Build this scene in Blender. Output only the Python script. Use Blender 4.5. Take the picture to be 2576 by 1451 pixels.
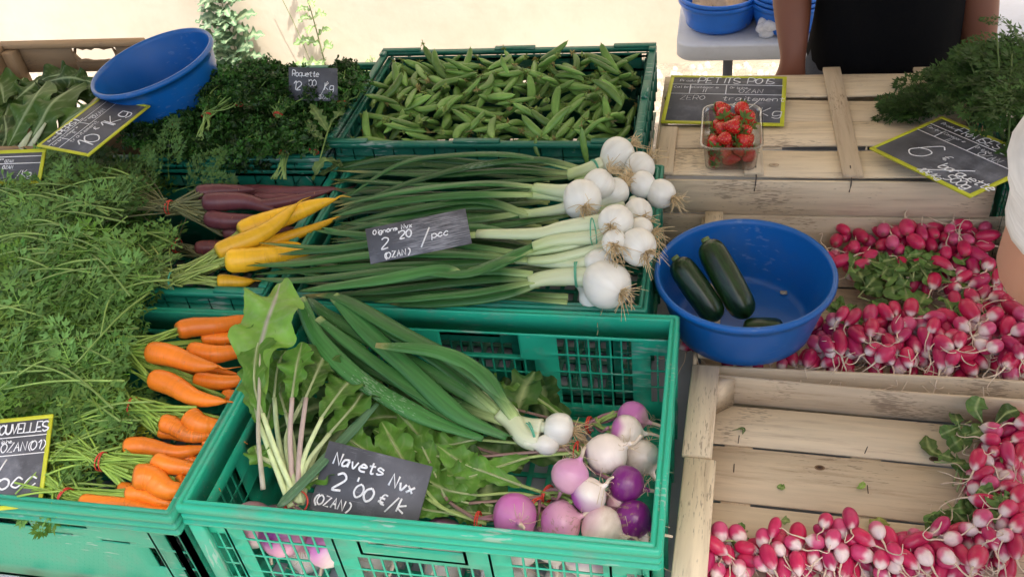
import bpy, math, random
import numpy as np
from mathutils import Vector, Matrix, Quaternion
R_ = math.radians
random.seed(7); rng = np.random.default_rng(11)
for o in list(bpy.data.objects): bpy.data.objects.remove(o)
scn = bpy.context.scene; COL = scn.collection

# ---------------------------------------------------------------- camera
CAM = np.array([0.65145, -0.62900, 1.69880])
RT = np.array([0.97628, 0.18660, -0.10982]); UP = np.array([-0.03476, 0.63572, 0.77114]); FW = np.array([-0.21371, 0.74903, -0.62713])
FPX = 2342.2
cam = bpy.data.cameras.new('camera'); cam.sensor_width = 36; cam.lens = 36*FPX/2576; cam.clip_end = 200; cam.clip_start = .02
co = bpy.data.objects.new('camera', cam); COL.objects.link(co)
m = Matrix.Identity(4)
for i in range(3):
    m[i][0] = RT[i]; m[i][1] = UP[i]; m[i][2] = -FW[i]; m[i][3] = CAM[i]
co.matrix_world = Matrix(m); scn.camera = co

# ---------------------------------------------------------------- sky and sun
SUN_EL, SUN_ROT = R_(64), R_(132)          # sun high, behind the photographer, shining on the wall
w = bpy.data.worlds.new('World'); scn.world = w; w.use_nodes = True
nt = w.node_tree; bg = nt.nodes['Background']
sky = nt.nodes.new('ShaderNodeTexSky'); sky.sky_type = 'NISHITA'; sky.sun_disc = False
sky.sun_elevation = SUN_EL; sky.sun_rotation = SUN_ROT; sky.air_density = 1.1; sky.dust_density = 5; sky.ozone_density = .6
nt.links.new(sky.outputs[0], bg.inputs[0]); bg.inputs[1].default_value = 0.13
sl = bpy.data.lights.new('sun', 'SUN'); sl.energy = 2.45; sl.angle = R_(0.5); sl.color = (1, .95, .86)
so = bpy.data.objects.new('sun', sl); COL.objects.link(so)
sd = Vector((math.sin(SUN_ROT)*math.cos(SUN_EL), math.cos(SUN_ROT)*math.cos(SUN_EL), math.sin(SUN_EL)))
so.rotation_euler = (-sd).to_track_quat('-Z', 'Y').to_euler(); so.location = (0, -4, 8)
scn.view_settings.view_transform = 'Standard'; scn.view_settings.look = 'None'; scn.view_settings.gamma = 1
scn.view_settings.exposure = 1.38
scn.render.resolution_x = 1024; scn.render.resolution_y = 576

# ---------------------------------------------------------------- helpers
def A(*v): return np.array(v, float)
def ray(px, py): return FW*FPX + RT*(px-1288) - UP*(py-725.5)
def P(px, py, z):
    d = ray(px, py); return CAM + d*(z-CAM[2])/d[2]
def PY(px, py, y):
    d = ray(px, py); return CAM + d*(y-CAM[1])/d[1]
def nrm(v):
    v = np.asarray(v, float); return v/(np.linalg.norm(v)+1e-12)
def rnd(a, b): return a + (b-a)*random.random()
def cr(pts, n):
    """Catmull-Rom through pts, n samples"""
    p = np.asarray(pts, float)
    if len(p) == 2: 
        t = np.linspace(0, 1, n)[:, None]; return p[0]*(1-t)+p[1]*t
    q = np.vstack([2*p[0]-p[1], p, 2*p[-1]-p[-2]])
    s = np.linspace(0, len(p)-1-1e-9, n); i = s.astype(int); t = (s-i)[:, None]
    a, b, c, d = q[i], q[i+1], q[i+2], q[i+3]
    return .5*((2*b)+(-a+c)*t+(2*a-5*b+4*c-d)*t*t+(-a+3*b-3*c+d)*t**3)
class MB:
    def __init__(s): s.V = []; s.F = []; s.C = []; s.G = []; s.n = 0
    def add(s, V, F, col=(.5, .5, .5), G=None):
        V = np.asarray(V, float).reshape(-1, 3)
        for f in (F if isinstance(F, list) else [F]):
            f = np.asarray(f, int)
            if len(f): s.F.append(f+s.n)
        c = np.asarray(col, float)
        if c.ndim == 1: c = np.tile(c, (len(V), 1))
        s.V.append(V); s.C.append(c); s.G.append(V if G is None else G); s.n += len(V)
    def box(s, lo, hi, col=(.5, .5, .5), ch=.0015, M=None, grain=None, seg=1, warp=0):
        """chamfered box; grain = axis index of the wood grain"""
        lo = np.minimum(lo, hi).astype(float); hi2 = np.maximum(lo, hi).astype(float)
        c = (lo+hi2)/2; h = (hi2-lo)/2; ch = min(ch, h.min()*.45)
        g = grain if grain is not None else int(np.argmax(h)); a1, a2 = [i for i in range(3) if i != g]
        prof = [(-1, -1), (1, -1), (1, 1), (-1, 1)]
        ring = []
        for (u, v) in prof:
            pu, pv = u*h[a1], v*h[a2]
            e = [(pu, pv-v*ch), (pu-u*ch, pv)]
            if u*v < 0: e = e[::-1]
            ring += e
        ring = np.array(ring)
        st = [(-h[g], 1-ch/min(h[a1], h[a2]))]+[(-h[g]+ch+(2*h[g]-2*ch)*k/seg, 1) for k in range(seg+1)]+[(h[g], 1-ch/min(h[a1], h[a2]))]
        V = []
        ph = rnd(0, 6)
        for (x, k) in st:
            r = np.zeros((8, 3)); r[:, g] = x; r[:, a1] = ring[:, 0]*k if k == 1 else np.sign(ring[:, 0])*(np.abs(ring[:, 0])-ch); r[:, a2] = ring[:, 1]*k if k == 1 else np.sign(ring[:, 1])*(np.abs(ring[:, 1])-ch)
            if warp: r[:, 2] += warp*math.sin(ph+3.5*x/h[g]); 
            V.append(r)
        V = np.vstack(V); nr = len(st); F = []
        for i in range(nr-1):
            for j in range(8): F.append((i*8+j, i*8+(j+1) % 8, (i+1)*8+(j+1) % 8, (i+1)*8+j))
        Fc = [tuple(range(8))[::-1], tuple((nr-1)*8+j for j in range(8))]
        G = V+0.0; G = np.stack([V[:, g], V[:, a1], V[:, a2]], -1)+rng.uniform(-5, 5, 3)
        V = V+c
        if M is not None: V = V@np.asarray(M)[:3, :3].T+np.asarray(M)[:3, 3]
        s.add(V, [np.array(F), np.array(Fc)], col, G)
    def tube(s, path, rad, seg=8, flat=1., up=(0, 0, 1), col=(.5, .5, .5), cap=True, closed=False):
        p = np.asarray(path, float); n = len(p); r = np.broadcast_to(np.asarray(rad, float), (n,))
        fl = np.broadcast_to(np.asarray(flat, float), (n,))
        t = np.gradient(p, axis=0) if not closed else np.roll(p, -1, 0)-np.roll(p, 1, 0)
        t /= np.linalg.norm(t, axis=1)[:, None]+1e-12
        up = np.asarray(up, float)
        b = np.cross(t, up); bn = np.linalg.norm(b, axis=1)
        if (bn < .15).any(): up = nrm(up+A(.61, .37, .13)); b = np.cross(t, up); bn = np.linalg.norm(b, axis=1)
        b /= bn[:, None]+1e-12; u = np.cross(b, t)
        a = np.linspace(0, 2*np.pi, seg, endpoint=False)
        V = p[:, None]+r[:, None, None]*(np.cos(a)[None, :, None]*b[:, None]+(fl[:, None]*np.sin(a)[None])[..., None]*u[:, None])
        V = V.reshape(-1, 3); m_ = n if closed else n-1
        i = np.arange(m_)[:, None]; j = np.arange(seg)[None]; i2 = (i+1) % n; j2 = (j+1) % seg
        F = np.stack([i*seg+j, i*seg+j2, i2*seg+j2, i2*seg+j], -1).reshape(-1, 4)
        c = np.asarray(col, float)
        if c.ndim == 2 and len(c) == n: c = np.repeat(c, seg, 0)
        fs = [F]
        if cap and not closed: fs += [np.array([list(range(seg))[::-1]]), np.array([[(n-1)*seg+k for k in range(seg)]])]
        G = np.stack([np.repeat(np.cumsum(np.r_[0, np.linalg.norm(np.diff(p, axis=0), axis=1)]), seg), np.tile(np.cos(a), n)*.01, np.tile(np.sin(a), n)*.01], -1)+rng.uniform(-3, 3, 3)
        s.add(V, fs, c, G)
    def grid(s, V, col=(.5, .5, .5), G=None):
        n, m_ = V.shape[:2]; i = np.arange(n-1)[:, None]; j = np.arange(m_-1)[None]
        F = np.stack([i*m_+j, i*m_+j+1, (i+1)*m_+j+1, (i+1)*m_+j], -1).reshape(-1, 4)
        c = np.asarray(col, float)
        if c.ndim == 3: c = c.reshape(-1, 3)
        s.add(V.reshape(-1, 3), F, c, G if G is None else G.reshape(-1, 3))
    def build(s, name, mat, parent=None, smooth=True, loc=None, link=True):
        V = np.vstack(s.V).astype(np.float32); C = np.vstack(s.C); G = np.vstack(s.G).astype(np.float32)
        q = parent
        while q is not None and loc is None: V = V-np.array(q.location, dtype=np.float32); q = q.parent
        if loc is not None: V = V-np.asarray(loc, dtype=np.float32)
        me = bpy.data.meshes.new(name); me.vertices.add(len(V)); me.vertices.foreach_set('co', V.ravel())
        tot = np.concatenate([np.full(len(f), f.shape[1]) for f in s.F]); lp = np.concatenate([f.ravel() for f in s.F])
        me.loops.add(len(lp)); me.loops.foreach_set('vertex_index', lp.astype(np.int32))
        me.polygons.add(len(tot)); st = np.concatenate([[0], np.cumsum(tot)[:-1]])
        me.polygons.foreach_set('loop_start', st.astype(np.int32)); me.polygons.foreach_set('loop_total', tot.astype(np.int32))
        if smooth: me.polygons.foreach_set('use_smooth', np.ones(len(tot), bool))
        me.update(calc_edges=True)
        ca = me.color_attributes.new('Col', 'FLOAT_COLOR', 'POINT')
        ca.data.foreach_set('color', np.hstack([C, np.ones((len(C), 1))]).astype(np.float32).ravel())
        ga = me.attributes.new('grain', 'FLOAT_VECTOR', 'POINT'); ga.data.foreach_set('vector', G.ravel())
        me.materials.append(mat)
        o = bpy.data.objects.new(name, me)
        if loc is not None: o.location = loc
        COL.objects.link(o)
        if parent is not None: o.parent = parent
        return o
def tag(o, label, cat, group=None, kind=None):
    if label: o['label'] = label
    if cat: o['category'] = cat
    if group: o['group'] = group
    if kind: o['kind'] = kind
    return o
def thing(name, label, cat, loc=(0, 0, 0), group=None):
    o = bpy.data.objects.new(name, None); COL.objects.link(o); o.location = loc; o.empty_display_size = .05
    return tag(o, label, cat, group)
def dup(o, parent=None, loc=None, rot=None, scale=None, name=None):
    c = o.copy(); COL.objects.link(c)
    if name: c.name = name
    if parent is not None: c.parent = parent
    if loc is not None: c.location = loc
    if rot is not None: c.rotation_mode = 'QUATERNION'; c.rotation_quaternion = rot
    if scale is not None: c.scale = scale
    for ch in list(o.children):
        dup(ch, c)
    return c
def basis(x, up):
    x = nrm(x); y = nrm(np.cross(up, x)); z = np.cross(x, y); return np.stack([x, y, z], 1)
def extremes(objs, noun, where):
    """the outermost items of a heap can be told apart by their place: say so"""
    used = set()
    for key, sg, words in ((2, 1, 'topmost'), (0, -1, 'leftmost'), (0, 1, 'rightmost'), (1, -1, 'nearest'), (1, 1, 'farthest back')):
        o = max((q for q in objs if q.name not in used), key=lambda q: sg*q.location[key]); used.add(o.name); o['label'] = '%s of all the %s %s' % (words, noun, where)
def quat(Rm): return Matrix(Rm.tolist()).to_quaternion()

# ---------------------------------------------------------------- materials
def mat(name, rough=.5, base=None, attr='Col', vary=.12, vscale=40, bump=0, bscale=80, trans=0, spec=.45, wood=False, dirt=0, dirtcol=(.25, .2, .15), dscale=14, sss=0, coat=0, alpha=1, stretch=None, fleck=None):
    m = bpy.data.materials.new(name); m.use_nodes = True; nt = m.node_tree; N, L = nt.nodes, nt.links
    b = N['Principled BSDF']; b.inputs['Roughness'].default_value = rough
    b.inputs['Specular IOR Level'].default_value = spec
    if coat: b.inputs['Coat Weight'].default_value = coat; b.inputs['Coat Roughness'].default_value = .15
    if base is not None:
        c = N.new('ShaderNodeRGB'); c.outputs[0].default_value = (*base, 1)
    else:
        c = N.new('ShaderNodeAttribute'); c.attribute_name = attr
    co_ = N.new('ShaderNodeAttribute'); co_.attribute_name = 'grain'; vec = co_.outputs['Vector']
    if stretch:
        mp = N.new('ShaderNodeMapping'); mp.inputs['Scale'].default_value = stretch; L.new(vec, mp.inputs[0]); vec = mp.outputs[0]
    n = N.new('ShaderNodeTexNoise'); n.inputs['Scale'].default_value = vscale; n.inputs['Detail'].default_value = 4; L.new(vec, n.inputs[0])
    mr = N.new('ShaderNodeMapRange'); mr.inputs[1].default_value = .3; mr.inputs[2].default_value = .7; mr.inputs[3].default_value = 1-vary; mr.inputs[4].default_value = 1+vary; L.new(n.outputs[0], mr.inputs[0])
    mx = N.new('ShaderNodeVectorMath'); mx.operation = 'SCALE'; L.new(c.outputs[0], mx.inputs[0]); L.new(mr.outputs[0], mx.inputs[3]); out = mx.outputs[0]
    if dirt:
        d = N.new('ShaderNodeTexNoise'); d.inputs['Scale'].default_value = dscale; d.inputs['Detail'].default_value = 8; d.inputs['Roughness'].default_value = .7; L.new(vec, d.inputs[0])
        dr = N.new('ShaderNodeMapRange'); dr.inputs[1].default_value = .52; dr.inputs[2].default_value = .72; dr.inputs[3].default_value = 0; dr.inputs[4].default_value = dirt; L.new(d.outputs[0], dr.inputs[0])
        mi = N.new('ShaderNodeMixRGB'); L.new(dr.outputs[0], mi.inputs[0]); L.new(out, mi.inputs[1]); mi.inputs[2].default_value = (*dirtcol, 1); out = mi.outputs[0]
        rr = N.new('ShaderNodeMapRange'); rr.inputs[3].default_value = rough; rr.inputs[4].default_value = min(1, rough+.4); L.new(dr.outputs[0], rr.inputs[0]); L.new(rr.outputs[0], b.inputs['Roughness'])
    if fleck:
        mp2 = N.new('ShaderNodeMapping'); mp2.inputs['Scale'].default_value = fleck[:3]; L.new(co_.outputs['Vector'], mp2.inputs[0])
        f = N.new('ShaderNodeTexNoise'); f.inputs['Scale'].default_value = 1; f.inputs['Detail'].default_value = 3; L.new(mp2.outputs[0], f.inputs[0])
        f2 = N.new('ShaderNodeTexNoise'); f2.inputs['Scale'].default_value = 9; L.new(co_.outputs['Vector'], f2.inputs[0])
        ad = N.new('ShaderNodeMath'); ad.operation = 'ADD'; L.new(f.outputs[0], ad.inputs[0]); L.new(f2.outputs[0], ad.inputs[1])
        fr = N.new('ShaderNodeMapRange'); fr.inputs[1].default_value = fleck[3]; fr.inputs[2].default_value = fleck[3]+.07; fr.inputs[3].default_value = 0; fr.inputs[4].default_value = fleck[4]; L.new(ad.outputs[0], fr.inputs[0])
        fm = N.new('ShaderNodeMixRGB'); L.new(fr.outputs[0], fm.inputs[0]); L.new(out, fm.inputs[1]); fm.inputs[2].default_value = (*fleck[5], 1); out = fm.outputs[0]
    L.new(out, b.inputs['Base Color'])
    if sss:
        b.inputs['Subsurface Weight'].default_value = sss; b.inputs['Subsurface Radius'].default_value = (.01, .008, .006); b.inputs['Subsurface Scale'].default_value = .5
    if bump:
        n2 = N.new('ShaderNodeTexNoise'); n2.inputs['Scale'].default_value = bscale; n2.inputs['Detail'].default_value = 5; L.new(vec, n2.inputs[0])
        bp = N.new('ShaderNodeBump'); bp.inputs['Strength'].default_value = bump; bp.inputs['Distance'].default_value = .003; L.new(n2.outputs[0], bp.inputs['Height']); L.new(bp.outputs[0], b.inputs['Normal'])
    if trans:
        tr = N.new('ShaderNodeBsdfTranslucent'); L.new(out, tr.inputs[0]); ms = N.new('ShaderNodeMixShader'); ms.inputs[0].default_value = trans
        L.new(b.outputs[0], ms.inputs[1]); L.new(tr.outputs[0], ms.inputs[2]); L.new(ms.outputs[0], N['Material Output'].inputs[0])
    return m
M_plast = mat('crate_plastic', .38, vary=.06, vscale=6, dirt=.5, dirtcol=(.20, .27, .22), dscale=16, bump=.12, bscale=120, fleck=(30, 220, 220, 1.19, .5, (.45, .5, .46)))
M_leaf = mat('leaf', .42, vary=.25, vscale=30, bump=.5, bscale=55, spec=.3, trans=.15)
M_feather = mat('feather_leaf', .55, spec=.3, vary=.3, vscale=18, trans=.15)
M_chard = mat('chard_leaf', .5, spec=.25, vary=.2, vscale=35, bump=.5, bscale=60, trans=.08)
M_stalk = mat('stalk', .35, vary=.15, vscale=60)
M_carrot = mat('carrot_skin', .36, vary=.05, vscale=10, bump=.08, bscale=90, stretch=(1.6, 1, 1), fleck=(500, 90, 90, 1.20, .45, (.40, .13, .03)), dirt=.16, dirtcol=(.34, .12, .04), dscale=18, sss=.1)
M_onion = mat('onion_skin', .28, vary=.05, vscale=90, bump=.12, bscale=40, stretch=(.2, 3, 3), sss=.2, coat=.1, dirt=.3, dirtcol=(.55, .45, .28), dscale=30)
M_onleaf = mat('onion_leaf', .27, spec=.4, vary=.24, vscale=60, stretch=(.15, 4, 4), bump=.35, bscale=90, fleck=(120, 700, 700, 1.27, .45, (.30, .40, .28)))
M_root = mat('root_hair', .7, vary=.2)
M_turnip = mat('turnip_skin', .3, vary=.08, vscale=20, bump=.15, bscale=30, sss=.15, coat=.15, dirt=.5, dirtcol=(.42, .30, .20), dscale=26, fleck=(250, 420, 420, 1.25, .6, (.30, .20, .12)))
M_radish = mat('radish_skin', .30, vary=.14, vscale=60, sss=.12, coat=.12, bump=.1, dirt=.3, dirtcol=(.22, .10, .07), dscale=60)
M_pod = mat('pea_pod', .4, vary=.12, vscale=60, bump=.2, bscale=60, dirt=.25, dirtcol=(.3, .32, .12), dscale=60)
M_wood = mat('crate_wood', .75, vary=.10, vscale=10, stretch=(.7, 9, 9), bump=.2, bscale=20, dirt=.5, dirtcol=(.30, .19, .11), dscale=11, fleck=(70, 480, 480, 1.19, .55, (.16, .11, .075)))
M_board = mat('slate_board', .62, vary=.35, vscale=16, dirt=.75, dirtcol=(.24, .25, .29), dscale=18, bump=.1, fleck=(30, 600, 600, 1.16, .5, (.36, .37, .41)))
M_chalk = mat('chalk', .9, base=(.82, .84, .88), vary=.35, vscale=400)
M_band = mat('rubber_band', .5, vary=.05)
M_blue = mat('blue_plastic', .3, vary=.05, vscale=8, dirt=.25, dirtcol=(.07, .12, .22), dscale=14, bump=.03, fleck=(60, 60, 160, 1.24, .35, (.16, .26, .5)))
M_skin = mat('skin', .5, vary=.08, vscale=40, sss=.15)
M_cloth = mat('cloth', .95, spec=.08, vary=.1, vscale=200, bump=.3, bscale=30)
M_metal = mat('metal', .4, vary=.05)
M_tabletop = mat('table_plastic', .5, vary=.05, vscale=10, dirt=.2)
M_courg = mat('courgette_skin', .3, vary=.5, vscale=110, stretch=(.6, 5, 5), coat=.15, bump=.1, fleck=(300, 900, 900, 1.25, .6, (.16, .26, .06)))
M_berry = mat('strawberry_skin', .25, vary=.1, coat=.3, bump=.9, bscale=220)
def plastic_clear():
    m = bpy.data.materials.new('clear_plastic'); m.use_nodes = True; N, L = m.node_tree.nodes, m.node_tree.links
    t = N.new('ShaderNodeBsdfTransparent'); t.inputs[0].default_value = (.93, .94, .95, 1); g = N.new('ShaderNodeBsdfGlossy'); g.inputs['Roughness'].default_value = .12
    lw = N.new('ShaderNodeLayerWeight'); lw.inputs[0].default_value = .35; mr = N.new('ShaderNodeMapRange'); mr.inputs[3].default_value = .06; mr.inputs[4].default_value = .6
    L.new(lw.outputs['Facing'], mr.inputs[0]); ms = N.new('ShaderNodeMixShader'); L.new(mr.outputs[0], ms.inputs[0]); L.new(t.outputs[0], ms.inputs[1]); L.new(g.outputs[0], ms.inputs[2]); L.new(ms.outputs[0], N['Material Output'].inputs[0])
    return m
M_clear = plastic_clear()
def rough_ground(name, cols, scale, bump):
    m = bpy.data.materials.new(name); m.use_nodes = True; N, L = m.node_tree.nodes, m.node_tree.links; b = N['Principled BSDF']; b.inputs['Roughness'].default_value = .95
    tc = N.new('ShaderNodeTexCoord'); n = N.new('ShaderNodeTexNoise'); n.inputs['Scale'].default_value = scale; n.inputs['Detail'].default_value = 10; n.inputs['Roughness'].default_value = .65; L.new(tc.outputs['Object'], n.inputs[0])
    r = N.new('ShaderNodeValToRGB'); r.color_ramp.elements[0].position = .3; r.color_ramp.elements[1].position = .7; r.color_ramp.elements[0].color = (*cols[0], 1); r.color_ramp.elements[1].color = (*cols[-1], 1)
    if len(cols) == 3: e = r.color_ramp.elements.new(.5); e.color = (*cols[1], 1)
    L.new(n.outputs[0], r.inputs[0]); L.new(r.outputs[0], b.inputs['Base Color'])
    n2 = N.new('ShaderNodeTexNoise'); n2.inputs['Scale'].default_value = scale*9; n2.inputs['Detail'].default_value = 8; L.new(tc.outputs['Object'], n2.inputs[0])
    bp = N.new('ShaderNodeBump'); bp.inputs['Strength'].default_value = bump; bp.inputs['Distance'].default_value = .02; L.new(n2.outputs[0], bp.inputs['Height']); L.new(bp.outputs[0], b.inputs['Normal'])
    return m
M_ground = rough_ground('gravel', [(.26, .22, .17), (.38, .33, .26), (.5, .45, .38)], 6, .8)
M_wall = rough_ground('plaster', [(.61, .53, .42), (.68, .60, .49), (.71, .63, .53)], 2.4, .1)

# ================================================================ SETTING
GZ = -0.15; TZ = .58
g = MB(); g.box((-40, -40, GZ-.2), (40, 60, GZ), ch=.01); tag(g.build('ground', M_ground, smooth=False), None, None, kind='structure')
mb = MB()
xs = np.linspace(-8, 9, 120); zs = np.linspace(GZ-.05, 4.2, 60)
X, Z = np.meshgrid(xs, zs, indexing='ij'); Y = 3.12+.006*np.sin(X*5+Z*3)+.005*np.sin(X*13-Z*9)
mb.grid(np.stack([X, Y, Z], -1)); mb.box((-8, 3.14, GZ), (9, 3.5, 4.2))
tag(mb.build('plaster_wall', M_wall), 'sunlit cream plaster wall with faint ochre stains behind the stall', 'wall')
# rubble foot along the wall: loose stones, countless
mb = MB()
for k in range(1400):
    x = rnd(-3.2, 3.4); y = 3.1-abs(random.gauss(0, .16)) if k % 2 else rnd(2.2, 3.1); r = rnd(.006, .022)
    s = rnd(.45, .62)
    a = np.linspace(0, 2*np.pi, 6, endpoint=False)+rnd(0, 1)
    V = [(x+r*math.cos(t)*rnd(.7, 1.1), y+r*math.sin(t)*rnd(.7, 1.1), GZ) for t in a]+[(x+.6*r*math.cos(t), y+.6*r*math.sin(t), GZ+r*rnd(.5, .9)) for t in a]
    F = [(i, (i+1) % 6, 6+(i+1) % 6, 6+i) for i in range(6)]
    mb.add(V, [np.array(F), np.array([[6, 7, 8, 9, 10, 11]])], (s, s*.9, s*.76))
tag(mb.build('loose_stones', mat('stones', .9, vary=.2), smooth=False), 'pale loose stones and grit scattered along the wall foot', 'stones', kind='stuff')

# unseen canopy, assumed overhead; added with its edges set to shade the stall
t = thing('unseen_canopy', 'off white market canopy on metal posts, unseen and added to shade the whole stall', 'canopy', (0, 0, GZ))
mb = MB(); X, Y = np.meshgrid(np.linspace(-2.4, 3.0, 24), np.linspace(-.52, 1.75, 16), indexing='ij'); Z = 2.15+.012*np.sin(X*4)*np.cos(Y*5)
mb.grid(np.stack([X, Y, Z], -1), (.62, .6, .55)); mb.grid(np.stack([X, Y, Z+.004], -1), (.62, .6, .55)); mb.build('canvas', M_cloth, t)
mb = MB()
for x in (-2.35, 2.95):
    for y in (-.48, 1.7): mb.tube([(x, y, GZ), (x, y, 2.14)], .02, 10)
    mb.tube([(x, -.5, 2.13), (x, 1.72, 2.13)], .014, 8)
mb.build('frame', M_metal, t)

# stall table
t = thing('stall_table', 'long grey trestle table carrying all the vegetable crates', 'table', (.3, .55, GZ))
mb = MB(); mb.box((-1.6, .0, TZ-.03), (2.4, 1.22, TZ), (.36, .4, .46), .004); mb.build('table_top', M_tabletop, t)
for x in (-1.4, .4, 2.2):
    mb = MB()
    for y in (.1, 1.12): mb.tube([(x, y, GZ), (x, y, TZ-.03)], .018, 10, col=(.1, .1, .1))
    mb.tube([(x, .1, .1), (x, 1.12, .1)], .012, 8, col=(.1, .1, .1)); mb.build('leg', M_metal, t)
# ================================================================ PLASTIC CRATES
def panel(mb, o, u, n, wd, ht, th, holes, col, v=(0, 0, 1)):
    """thick panel from corner o along u (width) and v (up), thickness along n, with rectangular holes (x0,x1,z0,z1)"""
    o, u, n, v = map(lambda q: np.asarray(q, float), (o, u, n, v))
    xs = sorted({0, wd} | {h[0] for h in holes} | {h[1] for h in holes}); zs = sorted({0, ht} | {h[2] for h in holes} | {h[3] for h in holes})
    solid = np.ones((len(xs)-1, len(zs)-1), bool)
    for i in range(len(xs)-1):
        for j in range(len(zs)-1):
            cx, cz = (xs[i]+xs[i+1])/2, (zs[j]+zs[j+1])/2
            for h in holes:
                if h[0] < cx < h[1] and h[2] < cz < h[3]: solid[i, j] = False
    nx, nz = len(xs), len(zs); V = []
    for k in (0, th):
        for x in xs:
            for z in zs: V.append(o+u*x+v*z+n*k)
    I = lambda i, j, k: k*nx*nz+i*nz+j
    F = []
    for i in range(nx-1):
        for j in range(nz-1):
            if not solid[i, j]: continue
            F.append((I(i, j, 0), I(i+1, j, 0), I(i+1, j+1, 0), I(i, j+1, 0))); F.append((I(i, j, 1), I(i, j+1, 1), I(i+1, j+1, 1), I(i+1, j, 1)))
            for (di, dj, e) in ((-1, 0, ((i, j), (i, j+1))), (1, 0, ((i+1, j+1), (i+1, j))), (0, -1, ((i+1, j), (i, j))), (0, 1, ((i, j+1), (i+1, j+1)))):
                a, b = i+di, j+dj
                if not (0 <= a < nx-1 and 0 <= b < nz-1) or not solid[a, b]:
                    (p, q) = e; F.append((I(*p, 0), I(*q, 0), I(*q, 1), I(*p, 1)))
    mb.add(V, np.array(F), col, np.array(V)+0.)
def loop_rim(mb, x0, y0, x1, y1, prof, col, r=.003):
    """sweep a closed profile [(outward, z)] round the rounded rectangle of the inner wall face"""
    V = []; k = len(prof); e = .35
    for (sx, sy, X, Y) in ((1, 1, x1, y1), (-1, 1, x0, y1), (-1, -1, x0, y0), (1, -1, x1, y0)):
        c = [(X+sx*0, Y+sy*0)]
        two = [(1, 1-e), (1-e, 1)] if sx*sy > 0 else [(1-e, 1), (1, 1-e)]
        for (p_, q_) in two:
            for (o, z) in prof: o = o*.78; m_ = min(o, .009); V.append((X+sx*(o-m_*(1-p_)), Y+sy*(o-m_*(1-q_)), z))
    n = 8; F = [(i*k+j, i*k+(j+1) % k, ((i+1) % n)*k+(j+1) % k, ((i+1) % n)*k+j) for i in range(n) for j in range(k)]
    mb.add(V, np.array(F)[:, ::-1], col, np.array(V))
def gridholes(x0, x1, z0, z1, nx, nz, gap=.0028):
    w_, h_ = (x1-x0)/nx, (z1-z0)/nz
    return [(x0+i*w_+gap/2, x0+(i+1)*w_-gap/2, z0+j*h_+gap/2, z0+(j+1)*h_-gap/2) for i in range(nx) for j in range(nz)]
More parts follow.
